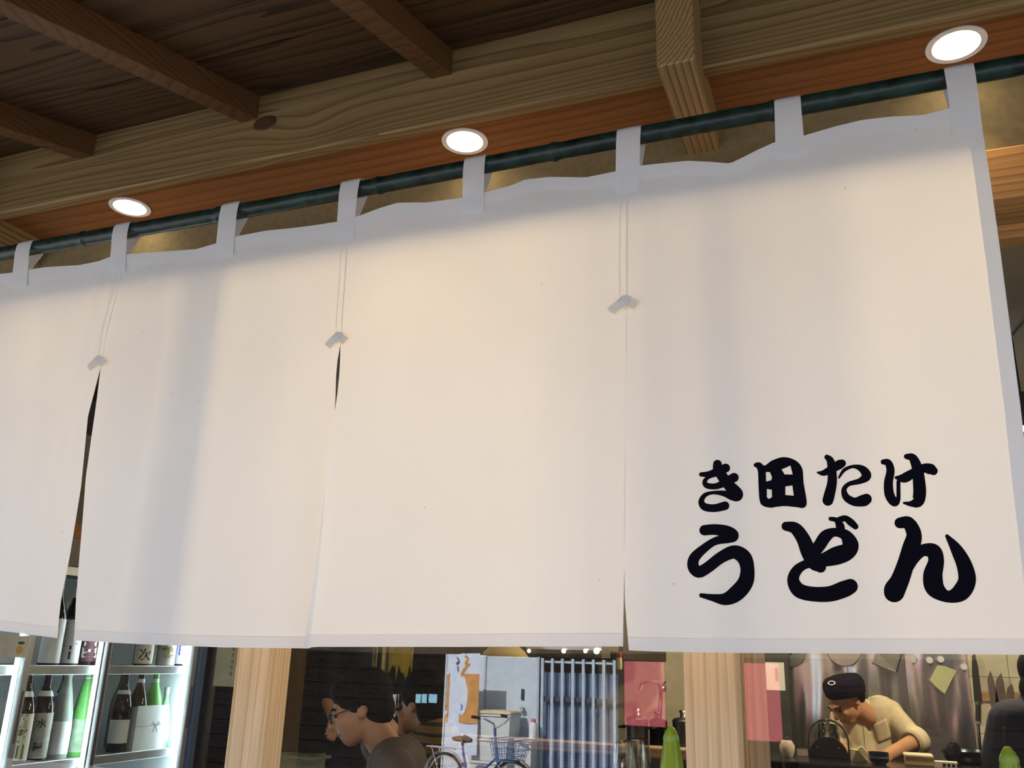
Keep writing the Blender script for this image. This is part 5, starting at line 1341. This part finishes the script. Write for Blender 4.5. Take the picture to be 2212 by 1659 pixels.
def person(label, head, face, neck, shL, shR, chest, pelvis, armL, armR, legs, hands, shirt, trousers, hairf=None, up=(0,0,1), sleeve=1.0, k=1.0, bulk=1.0, voxel=.008, skin=None, base=None):
    """joints in world metres; arms are (elbow, wrist); legs are lists hip, knee, ankle"""
    bl = base or (pelvis[0], pelvis[1], RZ)
    t = thing('person', label, 'person', bl)
    M, c = head_frame(head, face, up); sk = skin or SKIN
    neck, shL, shR, chest, pelvis = map(Vector, (neck, shL, shR, chest, pelvis))
    q = MB(); head_parts(q, M, c, k)
    capsule(q, c + M @ Vector((0,-.03,-.06)), .05*k, neck, .055*k)
    def torso(q, g=0.0):
        mid = (shL + shR)/2
        capsule(q, shL, .058*bulk+g, shR, .058*bulk+g); capsule(q, neck, .05+g, mid, .07*bulk+g)
        for s0, s1 in ((shL, pelvis), (shR, pelvis)):
            v = (s0 - mid)*.62; w_ = (s0 - mid)*.45
            capsule(q, mid + v, .085*bulk+g, chest + v, .10*bulk+g); capsule(q, chest + v, .10*bulk+g, pelvis + w_, .11*bulk+g)
    torso(q)
    for sh, (el, wr) in ((shL, armL), (shR, armR)):
        limb(q, [sh, el, wr], [.052*bulk, .041*bulk, .029])
    for hp in hands: hand(q, *hp)
    for lg in legs:
        limb(q, lg, [.085, .058, .042]); a = Vector(lg[-1]); capsule(q, a + Vector((0,0,-.03)), .042, a + Vector((lg[1][0]-a.x, lg[1][1]-a.y, 0)).normalized()*.14 + Vector((0,0,-.045)) if (Vector(lg[1])-a).to_2d().length > .02 else a + Vector((0,-.14,-.045)), .034)
    body = fuse(q, 'body', sk, t, voxel)
    face_bits(M, c, body, k)
    q = MB(); torso(q, .012)
    for sh, (el, wr) in ((shL, armL), (shR, armR)):
        el, wr = Vector(el), Vector(wr)
        if sleeve <= 1: capsule(q, sh, .064*bulk, sh + (el - sh)*sleeve, .058*bulk)
        else:
            capsule(q, sh, .066*bulk, el, .056*bulk); capsule(q, el, .056*bulk, el + (wr - el)*(sleeve-1), .047*bulk)
    sh_o = fuse(q, 'shirt', shirt, t, voxel)
    q = MB(); mid = (shL+shR)/2; w_ = (shL-mid)*.45; capsule(q, pelvis + w_, .122*bulk, pelvis - w_, .122*bulk)
    for lg in legs: limb(q, [lg[0], lg[1], Vector(lg[2])*.85 + Vector(lg[1])*.15], [.10, .072, .06])
    fuse(q, 'trousers', trousers, t, voxel*1.3)
    if hairf: hairf(t, M, c, k)
    return t, body, sh_o, M, c
def hair_cap(back=.0, vol=1.0, low=-.03, fringe=.06):
    def f(t, M, c, k):
        q = MB(); T = lambda p: c + M @ (Vector(p)*k)
        q.sphere(T((0,-.022,.048)), (.086*vol*k, .100*vol*k, .086*vol*k), 20, 14, M); q.sphere(T((0,-.055,low)), (.074*vol*k, .062*k, .07*k), 18, 12, M); q.sphere(T((0,.045,.075)), (.066*vol*k, .045*k, .038*vol*k), 16, 10, M)
        for s_ in (-1, 1): q.sphere(T((s_*.066*vol,-.0,.03)), (.018*k,.04*k,.045*k), 12, 8, M)
        o = fuse(q, 'hair', HAIR, t, .006, 2)
    return f
BLKS = plain('black_shirt', (.009,.009,.011), .85); NAVT = plain('navy_trousers', (.012,.014,.022), .85)
def cook_hair(t, M, c, k):
    q = MB(); T_ = lambda p: c + M @ (Vector(p)*k)
    q.sphere(T_((0,-.03,.03)), (.079*k,.085*k,.07*k), 18, 12, M); q.sphere(T_((0,-.06,-.02)), (.066*k,.05*k,.05*k), 16, 10, M)
    fuse(q, 'hair', HAIR, t, .006, 2)
# ---- the cook, bent over the ledge
CRS = plain('cream_shirt', (.60,.52,.33), .85, var=.05, scale=20)
hc_ = P(1827, 1513, 4.87)
Y0 = 4.95
sL, sR = P(1922, 1540, 5.0), P(1822, 1552, 4.98)
el, wr = P(1978, 1600, 4.86), P(1915, 1634, 4.66)
cook, cbody, cshirt, CM, CC = person('cook in a cream shirt and dark cap bending over the counter', hc_, (-.55,-.42,-.62), P(1860, 1533, 4.97), sL, sR, P(1885, 1605, 5.02), P(1905, 1720, 4.99),
    (el, wr), (P(1805, 1612, 4.92), P(1862, 1648, 4.70)), [[P(1890,1740,4.99), (P(1890,1740,4.99).x, 4.93, .78), (P(1890,1740,4.99).x, 5.0, .37)], [P(1925,1740,4.99), (P(1925,1740,4.99).x+.02, 4.93, .78), (P(1925,1740,4.99).x+.03, 5.02, .37)]],
    [(wr, P(1880,1642,4.60) - wr, (.1,-.6,.75), 1, .92, .8), (P(1862,1648,4.70), (.6,-.5,-.2), (-.1,-.5,.8), -1, .92, .8)], CRS, NAVT, cook_hair, up=(-.35,-.25,.9), sleeve=1.06, k=.93, bulk=.92, voxel=.006)
T = lambda p: CC + CM @ (Vector(p)*.93)
cap = MB()
CAPM = plain('cook_cap_cotton', (.010,.008,.016), .95, spec=.1)
A_up = Vector((-.22, -.16, 1)).normalized(); cc = P(1822, 1481, 4.85); Mc = A_up.to_track_quat('Z', 'Y').to_matrix()
cap.lathe([(1e-4, .052), (.05, .050), (.080, .043), (.095, .026), (.101, .004), (.098, -.030), (.094, -.044), (.090, -.047), (.086, -.045)], 36, cc, cap=False, M=Mc)
co = cap.build('cap', CAPM, cook, True)
# oval emblem on the cap, towards the face
from mathutils.bvhtree import BVHTree
def on_surface(o, px, py, lift=.002):
    bm = bmesh.new(); bm.from_mesh(o.data); tr = BVHTree.FromBMesh(bm); off = WLOC.get(o.name, Vector())
    h, n_, i, d = tr.ray_cast(EYE - off, ray(px, py).normalized()); bm.free()
    if h is None: return None
    if n_.dot(ray(px, py)) > 0: n_ = -n_
    return h + off + n_*lift
def patch_on(o, corners, name, mat, par, nu=8, nv=8, lift=.003):
    tr_pts = {}
    bm = bmesh.new(); bm.from_mesh(o.data); tr = BVHTree.FromBMesh(bm); off = WLOC.get(o.name, Vector()); bm2 = bm
    def fn(u, v):
        (ax_, ay_), (bx_, by_), (cx_, cy_), (dx_, dy_) = corners
        px = (ax_*(1-u)+bx_*u)*(1-v) + (dx_*(1-u)+cx_*u)*v; py = (ay_*(1-u)+by_*u)*(1-v) + (dy_*(1-u)+cy_*u)*v
        h, n_, i, d = tr.ray_cast(EYE - off, ray(px, py).normalized())
        if h is None: return None
        if n_.dot(ray(px, py)) > 0: n_ = -n_
        return h + off + n_*lift
    g = [[fn(u/nu, v/nv) for u in range(nu+1)] for v in range(nv+1)]
    vs = []; idx = {}
    for v in range(nv+1):
        for u in range(nu+1):
            if g[v][u] is not None: idx[(u, v)] = len(vs); vs.append(g[v][u])
    fs = [(idx[(u,v)], idx[(u+1,v)], idx[(u+1,v+1)], idx[(u,v+1)]) for v in range(nv) for u in range(nu) if all(k in idx for k in ((u,v),(u+1,v),(u+1,v+1),(u,v+1)))]
    bm.free()
    if not fs: return None
    ob = MB().add(vs, fs).build(name, mat, par, True)
    sm_ = ob.modifiers.new('thickness', 'SOLIDIFY'); sm_.thickness = .001
    return ob
ring = [on_surface(co, 1797 + 7*math.cos(a), 1476 + 4*math.sin(a)) for a in [2*PI*k/20 for k in range(20)]]
if all(r_ is not None for r_ in ring): MB().tube(ring, .0028, 6, closed=True).build('emblem', plain('emblem_white', (.75,.74,.70), .6), co, True)
SH2 = plain('cream_pocket', (.62,.54,.35), .85, var=.04)
patch_on(cshirt, [(1884,1566),(1914,1552),(1926,1594),(1898,1606)], 'pocket', SH2, cshirt, lift=.0012)
patch_on(cshirt, [(1858,1533),(1880,1506),(1876,1534),(1866,1548)], 'collar', SH2, cshirt, lift=.008)
patch_on(cshirt, [(1861,1545),(1869,1545),(1880,1625),(1870,1625)], 'placket', SH2, cshirt)
d_ = (Vector(wr)-Vector(el)).normalized()
cuff = MB(); Mq = d_.to_track_quat('Z', 'Y').to_matrix()
cuff.lathe([(.050,-.035),(.064,-.03),(.068,.0),(.064,.028),(.052,.034),(.044,.03)], 24, Vector(el)+d_*.01, cap=False, M=Mq); cuff.build('rolled_cuff', SH2, cshirt, True)
# ---- waiter in black
hw = P(775, 1345, 4.6)
person('standing waiter in black, head hidden behind the curtain', hw, (-.4,-.9,-.1), P(773, 1392, 4.62), P(803, 1424, 4.62), P(712, 1424, 4.62), P(752, 1500, 4.62), P(755, 1640, 4.65),
    (P(815, 1505, 4.66), P(800, 1590, 4.6)), (P(701, 1500, 4.60), P(722, 1556, 4.42)), [[P(735,1660,4.65), (P(735,1660,4.65).x, 4.62, .80), (P(735,1660,4.65).x, 4.66, .37)], [P(772,1660,4.65), (P(772,1660,4.65).x, 4.62, .80), (P(772,1660,4.65).x, 4.66, .37)]],
    [(P(722,1556,4.42), (.35,-.6,-.3), (.3,.3,.9), -1, .95, .6), (P(800,1590,4.6), (-.1,-.2,-.95), (0,-1,.1), 1, .95, .4)], BLKS, NAVT, hair_cap(), sleeve=.95, bulk=.95)
# ---- customer with glasses, nearest
GRY = plain('taupe_jacket', (.13,.10,.085), .85, var=.08); h1 = P(780, 1532, 2.75); hx = P(885, 1760, 2.85).x
c1, b1_, s1_, M1, C1 = person('customer with thick black hair and glasses, eating with head lowered', h1, (-.82,-.40,-.34), P(818, 1608, 2.82), P(872, 1642, 2.74) + Vector((.02, -.10, -.02)), P(850, 1636, 2.95) + Vector((0, .06, -.02)), P(868, 1740, 2.86), (hx, 2.86, .98),
    (P(800, 1760, 2.58), P(738, 1712, 2.55)), (P(790, 1760, 3.02), P(735, 1715, 2.92)), [[(hx, 2.78, .96), (hx-.40, 2.76, .92), (hx-.36, 2.76, .55)], [(hx, 2.95, .96), (hx-.40, 2.97, .92), (hx-.36, 2.97, .55)]],
    [(P(738,1712,2.55), (-.65,.3,.3), (.5,-.3,.6), 1, .95, .9), (P(735,1715,2.92), (-.6,-.2,.3), (.5,.2,.6), -1, .95, .9)], GRY, NAVT, hair_cap(vol=1.04, low=-.01), k=.98, up=(-.2,0,1), sleeve=1.9)
T1 = lambda p: C1 + M1 @ (Vector(p)*.98)
gl = MB()
for s_ in (-1, 1): gl.tube([T1((s_*.033+.024*math.cos(a), .104, .002+.018*math.sin(a))) for a in [2*PI*k/16 for k in range(16)]], .0022, 6, closed=True); gl.tube([T1((s_*.057,.103,.006)), T1((s_*.076,.04,.008)), T1((s_*.080,-.012,.005))], .002, 6)
gl.tube([T1((-.009,.106,.006)), T1((.009,.106,.006))], .002, 6)
tag(rebase(gl.build('eyeglasses', plain('glasses_frame', (.02,.02,.02), .3), None, True)), 'thin dark eyeglasses worn by the nearest customer', 'glasses')
# ---- customer in a striped mustard shirt
mt, nt, out = _new('striped_knit'); STR = mt
b_ = N(nt, 'BsdfPrincipled'); b_.inputs['Roughness'].default_value = .9
tc_ = N(nt, 'TexCoord'); wv_ = N(nt, 'TexWave', bands_direction='Z'); wv_.inputs['Scale'].default_value = 9.0; wv_.inputs['Distortion'].default_value = .6
rp_ = N(nt, 'ValToRGB'); rp_.color_ramp.elements[0].position = .22; rp_.color_ramp.elements[1].position = .30; rp_.color_ramp.elements[0].color = (.03,.02,.008,1); rp_.color_ramp.elements[1].color = (.26,.16,.035,1)
nt.links.new(tc_.outputs['Object'], wv_.inputs['Vector']); nt.links.new(wv_.outputs['Fac'], rp_.inputs[0]); nt.links.new(rp_.outputs[0], b_.inputs['Base Color']); nt.links.new(b_.outputs[0], out.inputs[0])
h2 = P(914, 1520, 3.28); px2 = P(955, 1750, 3.36)
person('dark-haired customer in a mustard striped shirt, seen from behind', h2, (-.86,.30,-.25), P(932, 1582, 3.34), P(948, 1604, 3.20), P(925, 1606, 3.46), P(950, 1680, 3.35), (px2.x, 3.36, 1.0),
    (P(905, 1700, 3.16), P(868, 1605, 3.22)), (P(895, 1700, 3.52), P(862, 1610, 3.44)), [[(px2.x, 3.28, .98), (px2.x-.4, 3.26, .94), (px2.x-.36, 3.26, .55)], [(px2.x, 3.44, .98), (px2.x-.4, 3.46, .94), (px2.x-.36, 3.46, .55)]],
    [(P(868,1605,3.22), (-.2,.4,.8), (.9,.1,.1), 1, .92, .8), (P(862,1610,3.44), (-.2,-.4,.8), (.9,0,.1), -1, .92, .8)], STR, NAVT, hair_cap(vol=1.06, low=-.04), k=.97, sleeve=1.6)
for (x_, y_, lb) in ((hx, 2.86, 'dark stool under the customer with glasses'), (px2.x, 3.36, 'dark stool under the customer in stripes')):
    s_t = thing('bar_stool', lb, 'stool', (x_, y_, RZ), group='bar stools')
    MB().lathe([(0,.52),(.15,.52),(.165,.535),(.165,.555),(.15,.57),(0,.57)], 24, cap=False).build('seat', DWOOD, s_t, True, local=True)
    for k in range(4):
        a = PI/4 + k*PI/2; MB().bar((.11*math.cos(a), .11*math.sin(a), .52), (.16*math.cos(a), .16*math.sin(a), 0), .03, .03).build('leg', DWOOD, s_t, local=True)
    MB().tube([(.14*math.cos(a), .14*math.sin(a), .2) for a in [2*PI*k/24 for k in range(24)]], .008, 6, closed=True).build('foot_ring', IRONB, s_t, True, local=True)
# glass held by the striped customer
g0 = P(857, 1548, 3.30)
gt2 = thing('water_glass', 'glass with ice held before the striped customer\'s face', 'glass', g0)
MB().lathe([(0,0),(.028,0),(.034,.085),(.0325,.085),(.027,.004),(0,.004)], 20, cap=False).build('wall', TUMB, gt2, True, local=True)
for k in range(3): MB().box(-.016+.011*k, -.003+.011*k, -.008+.004*k, .005+.004*k, .02+.018*k, .033+.018*k, .002).build('ice_cube', pane_mat('ice', .2), gt2, local=True)
# ---- dark-clad person at the right edge
NVS = plain('navy_shirt', (.014,.018,.036), .85, var=.15); rx = P(2225, 1620, 3.9)
rp2, rb_, rs_, _, _ = person('person in dark navy top at the right edge of the window', P(2262, 1478, 3.95), (.5,.8,-.2), P(2236, 1528, 3.92), P(2275, 1552, 3.9), P(2176, 1572, 3.92), P(2222, 1640, 3.92), (rx.x, 3.94, 1.15),
    (P(2290, 1640, 3.95), P(2280, 1600, 4.15)), (P(2160, 1640, 3.92), P(2190, 1640, 4.12)), [[(rx.x-.08, 3.94, 1.1), (rx.x-.08, 3.92, .75), (rx.x-.08, 3.96, .37)], [(rx.x+.08, 3.94, 1.1), (rx.x+.08, 3.92, .75), (rx.x+.08, 3.96, .37)]],
    [(P(2280,1600,4.15), (0,.8,0), (0,0,1), 1, .92, .6), (P(2190,1640,4.12), (.2,.8,0), (0,0,1), -1, .92, .6)], NVS, NAVT, hair_cap(), sleeve=1.5)
patch_on(rs_, [(2166,1568),(2230,1570),(2230,1655),(2172,1655)], 'apron_back', plain('apron_dark', (.02,.024,.03), .8, var=.2, scale=30), rs_)
